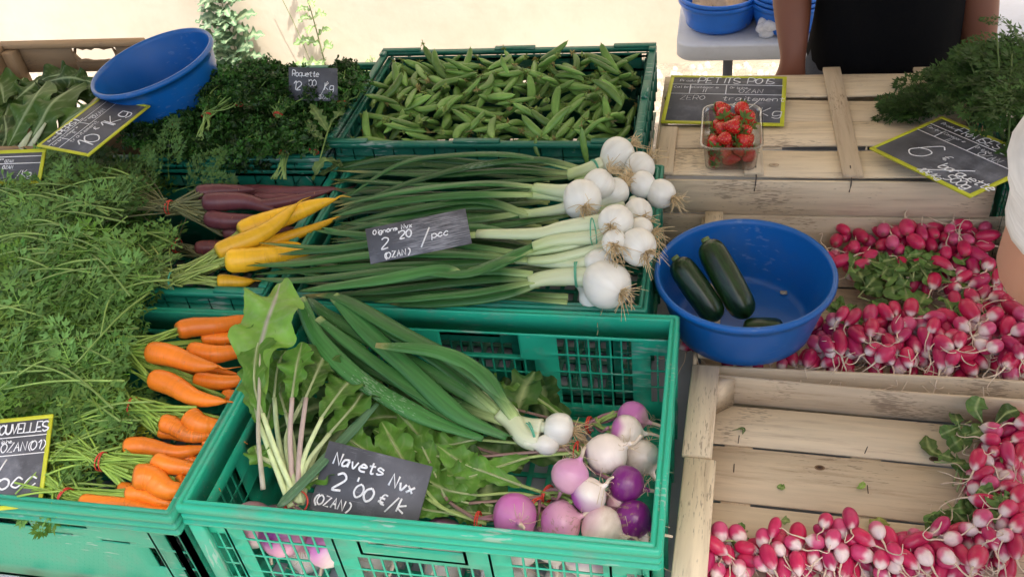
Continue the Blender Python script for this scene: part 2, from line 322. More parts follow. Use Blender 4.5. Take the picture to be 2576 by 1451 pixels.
def crate(label, x0, y0, zt, kind='A', w=.6, d=.4, h=.22, col=(.03, .42, .28), group='green plastic crates on the stall'):
    t = thing('plastic_crate', label, 'crate', (x0+w/2, y0+d/2, zt-h), group)
    lip = .0145; th = .003; ix0, iy0, ix1, iy1 = x0+lip, y0+lip, x0+w-lip, y0+d-lip; zb = zt-h; iw, id_ = ix1-ix0, iy1-iy0
    col = np.array(col)
    mb = MB()
    if kind == 'B':
        loop_rim(mb, ix0, iy0, ix1, iy1, [(0, zt-.001), (.002, zt), (.016, zt), (.018, zt-.002), (.018, zt-.009), (0, zt-.009)], col)
        loop_rim(mb, ix0, iy0, ix1, iy1, [(0, zt-.034), (.018, zt-.034), (.018, zt-.041), (0, zt-.041)], col)
    else:
        loop_rim(mb, ix0, iy0, ix1, iy1, [(0, zt-.002), (.002, zt), (.0065, zt), (.0075, zt-.003), (.0095, zt-.003), (.0105, zt), (.0155, zt), (.018, zt-.0025), (.018, zt-.012), (.008, zt-.0135), (.008, zt-.0185), (.0165, zt-.0195), (.0165, zt-.0265), (.007, zt-.028), (.007, zt-.031), (.018, zt-.032), (.018, zt-.036), (.004, zt-.037), (0, zt-.037)], col)
    # raised stacking tabs on the rim
    if kind == 'B':
        for (a, b) in ((0, .09), (w/2-.045, w/2+.045), (w-.09, w)):
            for y in (y0+.001, y0+d-.015): mb.box((x0+a+.001, y, zt+.0005), (x0+b-.001, y+.014, zt+.005), col, .002)
        for (a, b) in ((0, .05), (d/2-.05, d/2+.05), (d-.05, d)):
            for x in (x0+.001, x0+w-.015): mb.box((x, y0+a+.017, zt+.0005), (x+.014, y0+b-.017, zt+.005), col, .002)
    mb.build('rim', M_plast, t, smooth=False)
    H = h-.0375 if kind != 'B' else h-.0
    for si, (o, u, n, L) in enumerate((((ix0, iy0, zb), (1, 0, 0), (0, 1, 0), iw), ((ix0, iy1, zb), (1, 0, 0), (0, -1, 0), iw), ((ix0, iy0, zb), (0, 1, 0), (1, 0, 0), id_), ((ix1, iy0, zb), (0, 1, 0), (-1, 0, 0), id_))):
        mb = MB(); o, u, n = map(lambda q: np.array(q, float), (o, u, n)); out = -n
        if kind == 'A':
            m_ = L/2; gw = .115 if L > .4 else .075
            if L > .4:
                holes = gridholes(m_-.235, m_-.235+gw, .035, H-.004, 7, 4)+gridholes(m_+.235-gw, m_+.235, .035, H-.004, 7, 4)+gridholes(m_-.085, m_+.085, .072, .130, 10, 2)
                holes += [(m_-.062, m_+.062, H-(.024 if si == 0 else .050), H-.004)]+gridholes(.006, .03, .05, H-.03, 2, 3)+gridholes(L-.03, L-.006, .05, H-.03, 2, 3)
                ribs = [m_-.245, m_-.1, m_+.1, m_+.245]
            else:
                holes = gridholes(m_-.15, m_-.085, .035, H-.02, 4, 4)+gridholes(m_+.085, m_+.15, .035, H-.02, 4, 4)+[(m_-.05, m_+.05, H-.05, H-.018)]+[(m_-.02, m_+.0, .04, .06), (m_+.03, m_+.05, .04, .06), (m_-.06, m_-.05, .07, .1)]
                ribs = [m_-.16, m_-.075, m_+.075, m_+.16]
            holes = [q for q in holes if q[0] > 0 and q[1] < L]
            panel(mb, o, u, n*.6+out*0, L, H, th, holes, col)
            for r in ribs:
                a = o+u*(r-.0015); b = o+u*(r+.0015)+out*.013+A(0, 0, H); mb.box(a, b, col, .0008)
            for zz in (.004, .026): mb.box(o+A(0, 0, zz), o+u*L+out*.009+A(0, 0, zz+.003), col, .0008)
            # handle lip
            if L > .4:
                for s_ in (-1, 1): mb.box(o+u*(m_+s_*.068-.002)+A(0, 0, H-(.032 if si == 0 else .058)), o+u*(m_+s_*.068+.002)+out*.010+A(0, 0, H-.002), col, .0008)
                mb.box(o+u*(m_-.066)+A(0, 0, H-(.032 if si == 0 else .058)), o+u*(m_+.066)+out*.010+A(0, 0, H-(.028 if si == 0 else .054)), col, .0008)
        elif kind == 'C':
            m_ = L/2
            if L > .4: holes = [(m_-.055, m_+.055, H-.034, H-.008), (m_+.10, m_+.145, H-.026, H-.014), (m_-.145, m_-.10, H-.026, H-.014), (m_+.075, m_+.115, H-.045, H-.041), (m_+.155, m_+.20, H-.052, H-.047), (m_+.225, m_+.236, H-.1, H-.055), (m_-.236, m_-.225, H-.1, H-.055)]+gridholes(.004, .028, .03, H-.02, 2, 3)+gridholes(L-.028, L-.004, .03, H-.02, 2, 3)
            else: holes = [(m_-.05, m_+.05, H-.04, H-.01)]+gridholes(.03, .08, .03, H-.03, 3, 4)+gridholes(L-.08, L-.03, .03, H-.03, 3, 4)
            panel(mb, o, u, n, L, H, th, holes, col)
            for r in (.035, L-.035): mb.box(o+u*(r-.0015), o+u*(r+.0015)+out*.012+A(0, 0, H), col, .0008)
            # raised dots in rows on the outer face, as on the real panel
            if si == 0:
                V = []; F = []
                for j in range(11):
                    for i in range(66):
                        x = .05+i*.0075+(j % 2)*.00375; z = .035+j*.0085
                        if any(hh[0]-.005 < x < hh[1]+.005 and hh[2]-.005 < z < hh[3]+.005 for hh in holes) or x > L-.045: continue
                        c = o+u*x+A(0, 0, z); k = len(V)
                        V += [c-u*.0009, c-A(0, 0, .0009), c+u*.0009, c+A(0, 0, .0009), c+out*.0009]; F += [(k, k+1, k+4), (k+1, k+2, k+4), (k+2, k+3, k+4), (k+3, k, k+4)]
                mb.add(V, np.array(F), col*1.1)
            for zz in (.003, .022): mb.box(o+A(0, 0, zz), o+u*L+out*.012+A(0, 0, zz+.004), col, .001)
            for r in np.linspace(.05, L-.05, 7): mb.box(o+u*(r-.012)+A(0, 0, .003), o+u*(r+.012)+out*.014+A(0, 0, .0245), col, .002)
        else:
            holes = [(.004, .016, h-.03, h-.012), (L-.016, L-.004, h-.03, h-.012)]
            if L > .4: holes += gridholes(L/2-.05, L/2+.05, h-.085, h-.06, 4, 1)
            panel(mb, o+A(0, 0, 0), u, n, L, h-.010, th, holes, col*.9)
            # truss band between the two rails, on both faces
            N_ = int(round(L/.042))
            for face, e in ((n, th), (out, 0)):
                dep = .0085 if face is n else .015
                if face is n:
                    for zz in (.010, .040, .078): mb.box(o+n*th+A(0, 0, h-zz-.006), o+u*L+n*(th+dep)+A(0, 0, h-zz-.001), col, .001)
                for i in range(N_+1):
                    a = o+u*(L*i/N_*.98+L*.01); q = a+face*(dep+e)
                    if face is n: mb.box(a-u*.001+n*e+A(0, 0, h-.04), q+u*.001+A(0, 0, h-.010), col, .0004)
                    else: mb.box(a-u*.001+A(0, 0, h-.1), q+u*.001+A(0, 0, h-.042), col, .0004); mb.box(a-u*.001+A(0, 0, h-.0335), q+u*.001+A(0, 0, h-.0095), col, .0004)
                    if i < N_ and i % 2 == (0 if face is n else 1):   # diagonals
                        for sg in (0, 1):
                            c0 = a+face*(e+dep*.5)+u*(0 if sg else L/N_)*.98; c1 = a+face*(e+dep*.5)+u*(L/N_ if sg else 0)*.98
                            zlo, zhi = (h-.038, h-.012) if face is n else (h-.098, h-.044)
                            mb.tube([c0+A(0, 0, zlo), (c0+c1)/2+A(0, 0, zhi)], .0014, 4, col=col)
            for zz in (.1, .15): mb.box(o+A(0, 0, h-zz-.003), o+u*L+out*.012+A(0, 0, h-zz), col, .0008)
            mb.box(o, o+u*L+out*.008+A(0, 0, .006), col, .001)
        mb.build('side_wall', M_plast, t, smooth=False)
    mb = MB(); hb = gridholes(.03, iw-.03, .03, id_-.03, 18, 10, .008)
    panel(mb, (ix0, iy0, zb+.004), (1, 0, 0), (0, 0, 1), iw, id_, .003, hb, col, v=(0, 1, 0)); mb.build('floor', M_plast, t, smooth=False)
    for cx, sx in ((x0, 1), (x0+w, -1)):
        for cy, sy in ((y0, 1), (y0+d, -1)):
            mb = MB()
            lo = A(cx+sx*.0035, cy+sy*.0035, zb); hi = A(cx+sx*.024, cy+sy*.0135, zt-(.035 if kind == 'B' else .033)); mb.box(lo, hi, col, .002)
            mb.box((lo[0], cy+sy*.0136, zb), (cx+sx*.0135, cy+sy*.024, hi[2]), col, .002)
            mb.build('corner_post', M_plast, t, smooth=False)
    return t
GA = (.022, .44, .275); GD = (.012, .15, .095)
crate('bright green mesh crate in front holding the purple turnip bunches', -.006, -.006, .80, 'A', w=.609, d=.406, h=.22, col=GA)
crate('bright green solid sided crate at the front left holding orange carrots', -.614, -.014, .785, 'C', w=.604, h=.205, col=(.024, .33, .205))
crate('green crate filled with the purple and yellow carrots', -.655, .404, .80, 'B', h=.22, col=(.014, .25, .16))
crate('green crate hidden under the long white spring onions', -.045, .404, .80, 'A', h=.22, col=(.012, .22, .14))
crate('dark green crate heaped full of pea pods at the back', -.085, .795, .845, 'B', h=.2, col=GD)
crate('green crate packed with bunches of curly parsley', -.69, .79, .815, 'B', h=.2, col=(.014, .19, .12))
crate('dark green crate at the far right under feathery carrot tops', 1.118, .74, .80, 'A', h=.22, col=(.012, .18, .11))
# ================================================================ WOODEN CRATES
WC = [(.66, .545, .385), (.69, .575, .41), (.62, .50, .35), (.71, .60, .43)]
def wc(k=None, s=1.): c = np.array(WC[random.randrange(4) if k is None else k])*s*rnd(.93, 1.06); return c
def plank(t, name, lo, hi, M=None, s=1., warp=0., seg=8, ch=.0012, label=None):
    mb = MB(); mb.box(lo, hi, wc(s=s), ch, M, seg=seg, warp=warp); o = mb.build(name, M_wood, t, smooth=False)
    if label: o['label'] = label
    return o
def staples(t, pts):
    for p in pts:
        mb = MB(); p = np.array(p, float); u = nrm(A(rnd(-.4, .4), 1, 0))*.007
        mb.tube([p-u, p-u+A(0, 0, .0006), p+u+A(0, 0, .0006), p+u], .0007, 5, col=(.07, .05, .04)); mb.build('staple', M_metal, t)
# --- radish crate, upper: inside x .625..1.2, y .41..(.79), rim .70
def tray(label, x0, y0, w, d, zf, zr, yaw=0, slats=4, skip_front=False, ns=3):
    t = thing('wooden_crate', label, 'crate', (x0, y0, zf), 'pale wooden crates on the stall')
    Mx = Matrix.Translation((x0, y0, 0))@Matrix.Rotation(yaw, 4, 'Z')
    yb = list(slats) if not isinstance(slats, int) else [d*i/slats for i in range(slats+1)]; slats = len(yb)-1
    for i in range(slats): plank(t, 'floor_slat', (0.004, yb[i]+.0025, zf-.004), (w-.004, yb[i+1]-.0025, zf), Mx, warp=.0008, label=None)
    for x in np.linspace(.03, w-.07, ns): plank(t, 'cross_batten', (x, 0, zf-.014), (x+.04, d, zf-.0045), Mx)
    for i in range(slats):
        for x in np.linspace(.05, w-.05, ns): 
            q = Mx@Vector((x+rnd(-.005, .005), rnd(yb[i]+.012, yb[i+1]-.012), zf+.0003)); staples(t, [q])
    hh = zr-zf
    plank(t, 'side_board', (0, -.007, zf-.012), (w, -.001, zr-.012), Mx, warp=.001)
    plank(t, 'side_board', (0, d+.001, zf-.002), (w, d+.007, zr-.004), Mx, warp=.002)
    for x in (-.007, w+.001): plank(t, 'end_board', (x, -.007, zf-.012), (x+.006, d+.007, zr-.012), Mx)
    return t, Mx
t1, Mx = tray('shallow wooden crate of radishes behind the front one', .628, .412, .60, .385, .615, .705, 0, 4)
plank(t1, 'end_rail', (.628, .414, .7), (.66, .79, .71))
t2, Mx = tray('nearly empty slatted wooden crate at the front right', .628, -.055, .62, .43, .650, .705, R_(-2.2), [0, .045, .145, .246, .347, .428], ns=4)
# wide flat rail on the left end, cracked near the back, and corner posts
mb = MB(); mb.box((-.020, -.02, .7065), (.022, .262, .7165), wc(3), .002, Mx); mb.box((-.024, .265, .7065), (.016, .44, .7165), wc(1), .002, Mx); mb.build('end_rail', M_wood, t2, smooth=False)
for (x, y) in ((.004, .395), (.57, .395), (.004, 0)): 
    mb = MB(); V = [(x, y, .6515), (x+.035, y+.03, .6515), (x, y+.03, .6515), (x, y, .706), (x+.035, y+.03, .706), (x, y+.03, .706)]
    if (x, y) == (.57, .385): V = [(v[0]+.0 if i % 3 else v[0]+.035, v[1], v[2]) for i, v in enumerate(V)]
    V = [tuple(Mx@Vector(v)) for v in V]; mb.add(V, [np.array([(0, 2, 1), (3, 4, 5)]), np.array([(0, 1, 4, 3), (1, 2, 5, 4), (2, 0, 3, 5)])], wc(0)); mb.build('corner_post', M_wood, t2, smooth=False)
# knots on the floor slats, printed dark rings of the wood itself
for (px, py) in ((1980, 1018), (2062, 1307*.9), (2555*.92, 1155)):
    p = P(px, py, .6505); mb = MB()
    for r, c in ((.006, (.24, .15, .08)), (.0042, (.09, .045, .02)), (.002, (.03, .015, .01))):
        a = np.linspace(0, 2*np.pi, 14, endpoint=False); V = [p+A(r*math.cos(q)*1.2, r*math.sin(q)*.8, .0012-r*.1) for q in a]; mb.add(V, np.array([list(range(14))]), c)
    mb.build('knot', M_wood, t2)
# --- upturned crate carrying the strawberries
t3 = thing('wooden_crate', 'upturned wooden crate whose slats carry the strawberries and price slates', 'crate', (.535, .80, TZ), 'pale wooden crates on the stall')
X0, X1, Y0, Y1, ZT = .535, 1.10, .802, 1.188, .775
ys = np.linspace(Y0, Y1, 5)
for i in range(4):
    Ms = Matrix.Translation((X0, ys[i]+.005, ZT))@Matrix.Rotation(R_((.2, .9, -1.1, .5)[i]), 4, 'Z')
    plank(t3, 'slat', (0, 0, -.004), (X1-X0, .0865, 0), Ms, s=1.06, warp=.0022)
for xb, ya, yb in ((.693, Y0+.002, Y1-.09), (.858, Y0-.003, Y1+.016), (1.028, Y0+.1, Y1+.01)):
    plank(t3, 'cross_batten', (xb, ya, ZT+.0008), (xb+.034, yb, ZT+.0085), Matrix.Translation((xb, ya, 0))@Matrix.Rotation(R_(1.2), 4, 'Z')@Matrix.Translation((-xb, -ya, 0)), s=.92)
plank(t3, 'end_board', (X0-.004, Y0, ZT-.075), (X0+.002, Y1, ZT-.002)); plank(t3, 'end_board', (X1-.002, Y0, ZT-.075), (X1+.004, Y1, ZT-.002))
plank(t3, 'cross_batten', (X0+.002, Y0+.002, ZT+.0008), (X0+.034, Y0+.165, ZT+.008), s=.95)
plank(t3, 'side_board', (X0-.004, Y0-.008, ZT-.073), (X1+.004, Y0-.002, ZT-.003), s=.95, label='pinkish brown front board')
plank(t3, 'side_board', (X0-.002, Y0-.010, TZ+.005), (X1+.02, Y0-.004, ZT-.076), s=.85)
plank(t3, 'side_board', (X0-.004, Y1, ZT-.073), (X1+.004, Y1+.006, ZT-.003))
plank(t3, 'end_board', (X0-.004, Y0, TZ+.005), (X0+.002, Y1, ZT-.078)); plank(t3, 'end_board', (X1-.002, Y0, TZ+.005), (X1+.004, Y1, ZT-.078))
for x in (.713, .872):
    mb = MB(); mb.tube([(x, Y0+.025, ZT+.0095), (x+.001, Y0-.004, ZT+.002), (x, Y0-.0115, ZT-.008), (x-.001, Y0-.0095, ZT-.022)], .0011, 6, col=(.06, .045, .04)); mb.build('wire_staple', M_metal, t3)
for (x, y, r) in ((.745, .842, .007), (.72, .90, 0), (.866, 1.16, 0), (.868, .82, 0)):
    if r:
        p = A(x, y, ZT+.0004); mb = MB()
        for q_, c in ((r, (.42, .32, .2)), (r*.86, (.60, .48, .33)), (r*.3, (.38, .27, .16))):
            a = np.linspace(0, 2*np.pi, 18, endpoint=False); mb.add([p+A(q_*1.3*math.cos(k), q_*.8*math.sin(k), .0012-q_*.1) for k in a], np.array([list(range(18))]), c)
        mb.build('knot', M_wood, t3)
# --- wooden crate of chard top left
t4 = thing('wooden_crate', 'brown wooden crate with a ragged hand hole holding the chard at top left', 'crate', (-.85, 1.0, TZ), 'pale wooden crates on the stall')
XA, XB, YA, YB, ZR = -1.01, -.655, .82, 1.165, .885
mb = MB()
# back board with the torn hand hole: outline of the hole cut as an irregular polygon ring
cx, cz = P(222, 148, .866)[0]-.0, .862
hole = [(cx-.05+.1*k/9, cz+.014+rnd(-.003, .003)) for k in range(10)]+[(cx+.052, cz)]+[(cx+.045-.09*k/9, cz-.013+rnd(-.002, .002)) for k in range(10)]+[(cx-.054, cz)]
n = len(hole); outer = []
for (x, z) in hole:
    dx, dz = (x-cx)/.052, (z-cz)/.014; k = max(abs(dx)*.9, abs(dz)); outer.append((cx+.06*dx/k*.9 if k else x, cz+.019*dz/k))
V = [(x, YB, z) for x, z in hole]+[(x, YB, z) for x, z in outer]+[(x, YB+.006, z) for x, z in hole]+[(x, YB+.006, z) for x, z in outer]
F = []
for i in range(n):
    j = (i+1) % n; F += [(i, j, n+j, n+i), (2*n+j, 2*n+i, 3*n+i, 3*n+j), (j, i, 2*n+i, 2*n+j)]
c4 = np.array((.30, .20, .11))
mb.add(V, np.array(F), c4, np.array(V)[:, [0, 2, 1]]*1.)
ox0, ox1, oz0, oz1 = min(q[0] for q in outer), max(q[0] for q in outer), min(q[1] for q in outer), max(q[1] for q in outer)
mb.box((XA, YB, ZR-.065), (ox0+.001, YB+.0059, ZR-.002), c4, .0005); mb.box((ox1-.001, YB, ZR-.065), (XB, YB+.0059, ZR-.002), c4, .0005)
mb.box((ox0, YB, oz1-.0015), (ox1, YB+.0058, ZR-.002), c4, .0005, grain=0); mb.box((ox0, YB, ZR-.065), (ox1, YB+.0058, oz0+.0015), c4, .0005, grain=0)
mb.build('back_board', M_wood, t4, smooth=False)
mb = MB(); mb.box((XA-.02, YB-.012, ZR), (XB+.01, YB+.012, ZR+.012), c4*1.35, .002); mb.build('top_rail', M_wood, t4, smooth=False)
mb = MB(); mb.box((XB, YA, TZ+.08), (XB+.008, YB+.006, ZR-.02), c4*1.2, .001); mb.build('end_board', M_wood, t4, smooth=False)
mb = MB(); mb.box((XA-.008, YA, TZ+.08), (XA, YB+.006, ZR+.01), c4, .001); mb.build('end_board', M_wood, t4, smooth=False)
mb = MB(); mb.box((XA-.008, YA-.008, TZ+.08), (XB+.008, YA-.001, ZR-.06), c4*1.1, .001); mb.build('front_board', M_wood, t4, smooth=False)
mb = MB(); mb.box((XA+.001, YB-.03, TZ+.08), (XA+.03, YB-.001, ZR-.001), c4*1.1, .002); mb.build('corner_post', M_wood, t4, smooth=False); mb = MB(); mb.box((XB-.03, YB-.03, TZ+.08), (XB-.001, YB-.001, ZR-.001), c4*1.1, .002); mb.build('corner_post', M_wood, t4, smooth=False)
mb = MB(); mb.box((XA, YA, TZ+.08), (XB, YB, TZ+.088), c4, .001); mb.build('floor_board', M_wood, t4, smooth=False)
for x, y in ((XA, YA), (XB-.04, YA), (XA, YB-.04), (XB-.04, YB-.04)):
    pass
mb = MB()
for x in (XA, XB-.06): mb.box((x, YA, TZ), (x+.06, YB, TZ+.079), c4*.9, .002)
mb.build('runner', M_wood, t4, smooth=False)

# ================================================================ BLUE BOWLS
def bowl(label, c, D, H, tilt=None, col=(.006, .115, .42), group='round blue plastic bowls'):
    t = thing('plastic_bowl', label, 'bowl', (0, 0, 0), group)
    R = D/2; rb = R*.74
    prof = [(0, .004), (rb*.9, .004), (rb, .007), (rb+.004, .014)]+[(rb+.004+(R*.93-rb-.004)*k/6, .014+(H-.022)*k/6) for k in range(1, 7)]+[(R*.935, H-.004), (R*.955, H), (R*.985, H), (R, H-.004), (R, H-.009), (R*.97, H-.011), (R*.955, H-.010)]
    prof += [(R*.955-(R*.955-rb-.007)*k/6, H-.011-(H-.02)*k/6) for k in range(1, 7)]+[(rb*.95, 0), (0, .0)]
    seg = 64; V = []
    for (r, z) in prof:
        for k in range(seg): a = 2*np.pi*k/seg; V.append((r*math.cos(a), r*math.sin(a), z))
    n = len(prof); F = [(i*seg+j, (i)*seg+(j+1) % seg, (i+1)*seg+(j+1) % seg, (i+1)*seg+j) for i in range(n-1) for j in range(seg)]
    mb = MB(); V = np.array(V); mb.add(V, np.array(F)[:, ::-1], col, V)
    o = mb.build('plastic_bowl', M_blue, None); bpy.data.objects.remove(t)
    tag(o, label, 'bowl', group); o.location = c
    if tilt is not None: o.rotation_mode = 'QUATERNION'; o.rotation_quaternion = tilt
    return o
BC = P(1873, 679, .808); BR = .134
bowl('large blue bowl holding three courgettes, set on the radishes', (BC[0], BC[1], .703), 2*BR, .105)
tq = Quaternion((0, 1, 0), R_(-8))@Quaternion((1, 0, 0), R_(4))
c2 = P(383, 158, .945); c2 = Vector(c2)-tq@Vector((0, 0, .1)); bowl('empty blue bowl tilted on top of the parsley and chard crates', c2, .262, .105, tq)
# ================================================================ VEGETABLES
def pxr(p, r): return r*float(np.dot(np.asarray(p)-CAM, FW))/FPX
def PP(l): return np.array([P(*q) for q in l])
class HMap:
    def __init__(s, x0, y0, x1, y1, fn, res=.0025):
        s.x0, s.y0, s.r = x0, y0, res; s.nx, s.ny = int((x1-x0)/res)+1, int((y1-y0)/res)+1
        X, Y = np.meshgrid(x0+np.arange(s.nx)*res, y0+np.arange(s.ny)*res, indexing='ij'); s.X, s.Y = X, Y; s.H = fn(X, Y)
    def _w(s, x, y, r):
        i0, i1 = max(0, int((x-r-s.x0)/s.r)), min(s.nx, int((x+r-s.x0)/s.r)+2); j0, j1 = max(0, int((y-r-s.y0)/s.r)), min(s.ny, int((y+r-s.y0)/s.r)+2); return slice(i0, max(i1, i0+1)), slice(j0, max(j1, j0+1))
    def need(s, x, y, r):
        a, b = s._w(x, y, r); d2 = (s.X[a, b]-x)**2+(s.Y[a, b]-y)**2; k = d2 < r*r
        if not k.any(): return -9
        return float((s.H[a, b][k]+np.sqrt(r*r-d2[k])).max())
    def stamp(s, x, y, z, r):
        a, b = s._w(x, y, r); d2 = (s.X[a, b]-x)**2+(s.Y[a, b]-y)**2; k = d2 < r*r; h = s.H[a, b]; h[k] = np.maximum(h[k], z+np.sqrt(r*r-d2[k])); s.H[a, b] = h
    def probe(s, c, yaw, pts, rad, sink=.75):
        cs, sn = math.cos(yaw), math.sin(yaw); return max(s.need(c[0]+x*cs-y*sn, c[1]+x*sn+y*cs, r*sink) for (x, y), r in zip(pts, rad))
    def drop(s, c, yaw, pts, rad, sink=.75, maxp=.9):
        """pts: local (x,y) offsets of the sphere chain; returns z and pitch"""
        cs, sn = math.cos(yaw), math.sin(yaw); W = [(c[0]+x*cs-y*sn, c[1]+x*sn+y*cs) for x, y in pts]
        zn = [s.need(x, y, r*sink) for (x, y), r in zip(W, rad)]
        xa = np.array([q[0] for q in pts]); za = np.array(zn)
        n = len(pts); k = n//2; la = za[:k+1].max(); lb = za[k:].max()
        pitch = math.atan2(lb-la, (xa[-1]-xa[0])*.75); pitch = max(-maxp, min(maxp, pitch))
        off = float((za-np.sin(pitch)*xa).max())
        for (x, y), r, x_ in zip(W, rad, xa): s.stamp(x, y, off+math.sin(pitch)*x_, r)
        return off, pitch
def inpoly(x, y, poly):
    c = False; n = len(poly)
    for i in range(n):
        (x1, y1), (x2, y2) = poly[i], poly[(i+1) % n]
        if (y1 > y) != (y2 > y) and x < (x2-x1)*(y-y1)/(y2-y1)+x1: c = not c
    return c

# ---------------------------------------------------------------- pea pods
def pod_mesh(L, r, bend, s_=0, bumps=.03, col=(.13, .22, .045)):
    t = np.linspace(0, 1, 22); th = (t-.5)*bend; R0 = L/max(abs(bend), 1e-3)
    x = R0*np.sin(th); y = R0*(1-np.cos(th))*np.sign(bend); z = .0012*(s_ % 3)*np.sin(t*5)
    prof = np.clip(np.sin(np.pi*np.clip(t, .0, 1))**.45, .03, 1)*np.where(t < .08, .55, 1)*np.where(t > .93, .45, 1)
    rad = r*prof*(1+bumps*np.sin(t*np.pi*14)*(t > .12)*(t < .88)); rad[0] = r*.12; rad[-1] = r*.06
    c = np.array(col)[None]*np.array([1, 1, 1])*(1+.25*np.sin(t*3+s_))[:, None]; c[:2] *= 1.5; c[-2:] *= 1.2
    mb = MB(); mb.tube(np.stack([x, y, z], -1), rad, 12, flat=.66, col=c); return mb, (x[0], y[0]), (x, y)
def calyx_mesh(p, d, brown=False):
    mb = MB(); d = nrm(d); c = (.32, .26, .10) if brown else (.16, .22, .05); u = np.array([0, 0, 1.]); v = np.cross(d, u)
    mb.tube([np.array(p)-d*.0, np.array(p)-d*.006, np.array(p)-d*.013+u*rnd(-.004, .004)], [.0014, .001, .0008], 5, col=c)
    for k in range(6):
        a = 2*np.pi*k/6+rnd(-.3, .3); o = math.cos(a)*u+math.sin(a)*v; b = np.array(p)-d*.004
        e = b+o*rnd(.005, .009)+d*rnd(-.006, .009); w_ = np.cross(o, d)*.0016
        mb.add([b-w_, b+w_, (b+e)/2+o*.001+w_*1.2, e, (b+e)/2+o*.001-w_*1.2], np.array([(0, 1, 2, 3, 4)]), np.array(c)*rnd(.8, 1.5))
    return mb
podT = []
for k in range(9):
    b = (.25, -.55, .8, 1.2, -.9, .45, .15, 1.5, -.65)[k]; L = (.082, .076, .078, .072, .08, .066, .088, .07, .075)[k]; g = (.9, 1., 1.12, 1.0, .85, 1.25, 1.05, .95, 1.1)[k]
    mb, p0, xy = pod_mesh(L, (.0080, .0086, .0079, .0076, .0083, .0088, .0075, .0079, .0077)[k], b, k, col=(.140*g, .270*g, .052*g))
    o = mb.build('pea_pod', M_pod, None); cb = calyx_mesh((p0[0], p0[1], 0), A(xy[0][1]-xy[0][0], xy[1][1]-xy[1][0], 0), k % 3 == 0).build('calyx', M_leaf, None); cb.parent = o
    n = len(xy[0]); idx = [1, 6, 11, 16, 20]; podT.append((o, [(xy[0][i], xy[1][i]) for i in idx]))
x0, x1, y0, y1 = -.058, .488, .825, 1.178
hm0 = lambda X, Y: .790+.006*np.clip((Y-y0)/.2, 0, 1)+.014*np.exp(-((X-.2)/.16)**2-((Y-1.05)/.1)**2)-.03*np.clip((Y-1.12)/.05, 0, 1)-.012*np.clip((x0+.05-X)/.05, 0, 1)-.01*np.clip((X-.44)/.05, 0, 1)
hm = HMap(x0-.02, y0-.02, x1+.02, y1+.02, hm0)
NP = 296; allpods = []
for i in range(NP):
    k = random.randrange(len(podT)); o, pts = podT[k]
    best = None; prd = [.005, .0075, .0082, .0075, .0045]
    for _ in range(26):
        x, y = rnd(x0+.01, x1-.01), rnd(y0, y1-.01); yaw = rnd(0, 2*np.pi)
        e = [(x+a*math.cos(yaw)-b*math.sin(yaw), y+a*math.sin(yaw)+b*math.cos(yaw)) for a, b in pts]
        if all(x0 < q[0] < x1 and y0-.004 < q[1] < y1 for q in e):
            zt_ = hm.probe((x, y), yaw, pts, prd, .8)-hm0(x, y)
            if best is None or zt_ < best[0]: best = (zt_, x, y, yaw)
    if best is None: continue
    _, x, y, yaw = best
    z, pit = hm.drop((x, y), yaw, pts, prd, sink=.75, maxp=.6)
    q = Quaternion((0, 0, 1), yaw)@Quaternion((0, 1, 0), -pit)@Quaternion((1, 0, 0), rnd(-.5, .5)+(math.pi if random.random() < .5 and abs(pts[2][1]) < .004 else 0))
    c = dup(o, loc=(x, y, z), rot=q, name='pea_pod'); allpods.append(c); tag(c, 'plump green pea pod in the heap filling the dark green crate', 'pea pod', 'pea pods heaped in the crate')
extremes(allpods, 'pea pods', 'in the heap of the dark green crate')
for (k, pa, pb, lab) in ((3, (1342, 345, .862), (1352, 400, .828), 'curved pea pod dangling over the front rim above the onion leaves'), (6, (1462, 325, .868), (1476, 412, .81), 'straight long pea pod hanging down over the front rim towards the onion roots'),
                        (5, (1258, 140, .915), (1278, 190, .89), 'fat upright pea pod sticking up at the back middle of the heap')):
    a, b = P(*pa), P(*pb); a[1] = min(a[1], .83) if pa[1] > 300 else a[1]
    if pa[1] > 300: a = PY(pa[0], pa[1], .806); b = PY(pb[0], pb[1], .786)
    d = b-a; Bm = basis(d, A(0, -1, .3)); c = dup(podT[k][0], loc=(a+b)/2, rot=quat(Bm), name='pea_pod'); tag(c, lab, 'pea pod', 'pea pods heaped in the crate')
    c.scale = [np.linalg.norm(d)/.078]*3
for o, _ in podT:
    for ch in list(o.children): bpy.data.objects.remove(ch)
    bpy.data.objects.remove(o)

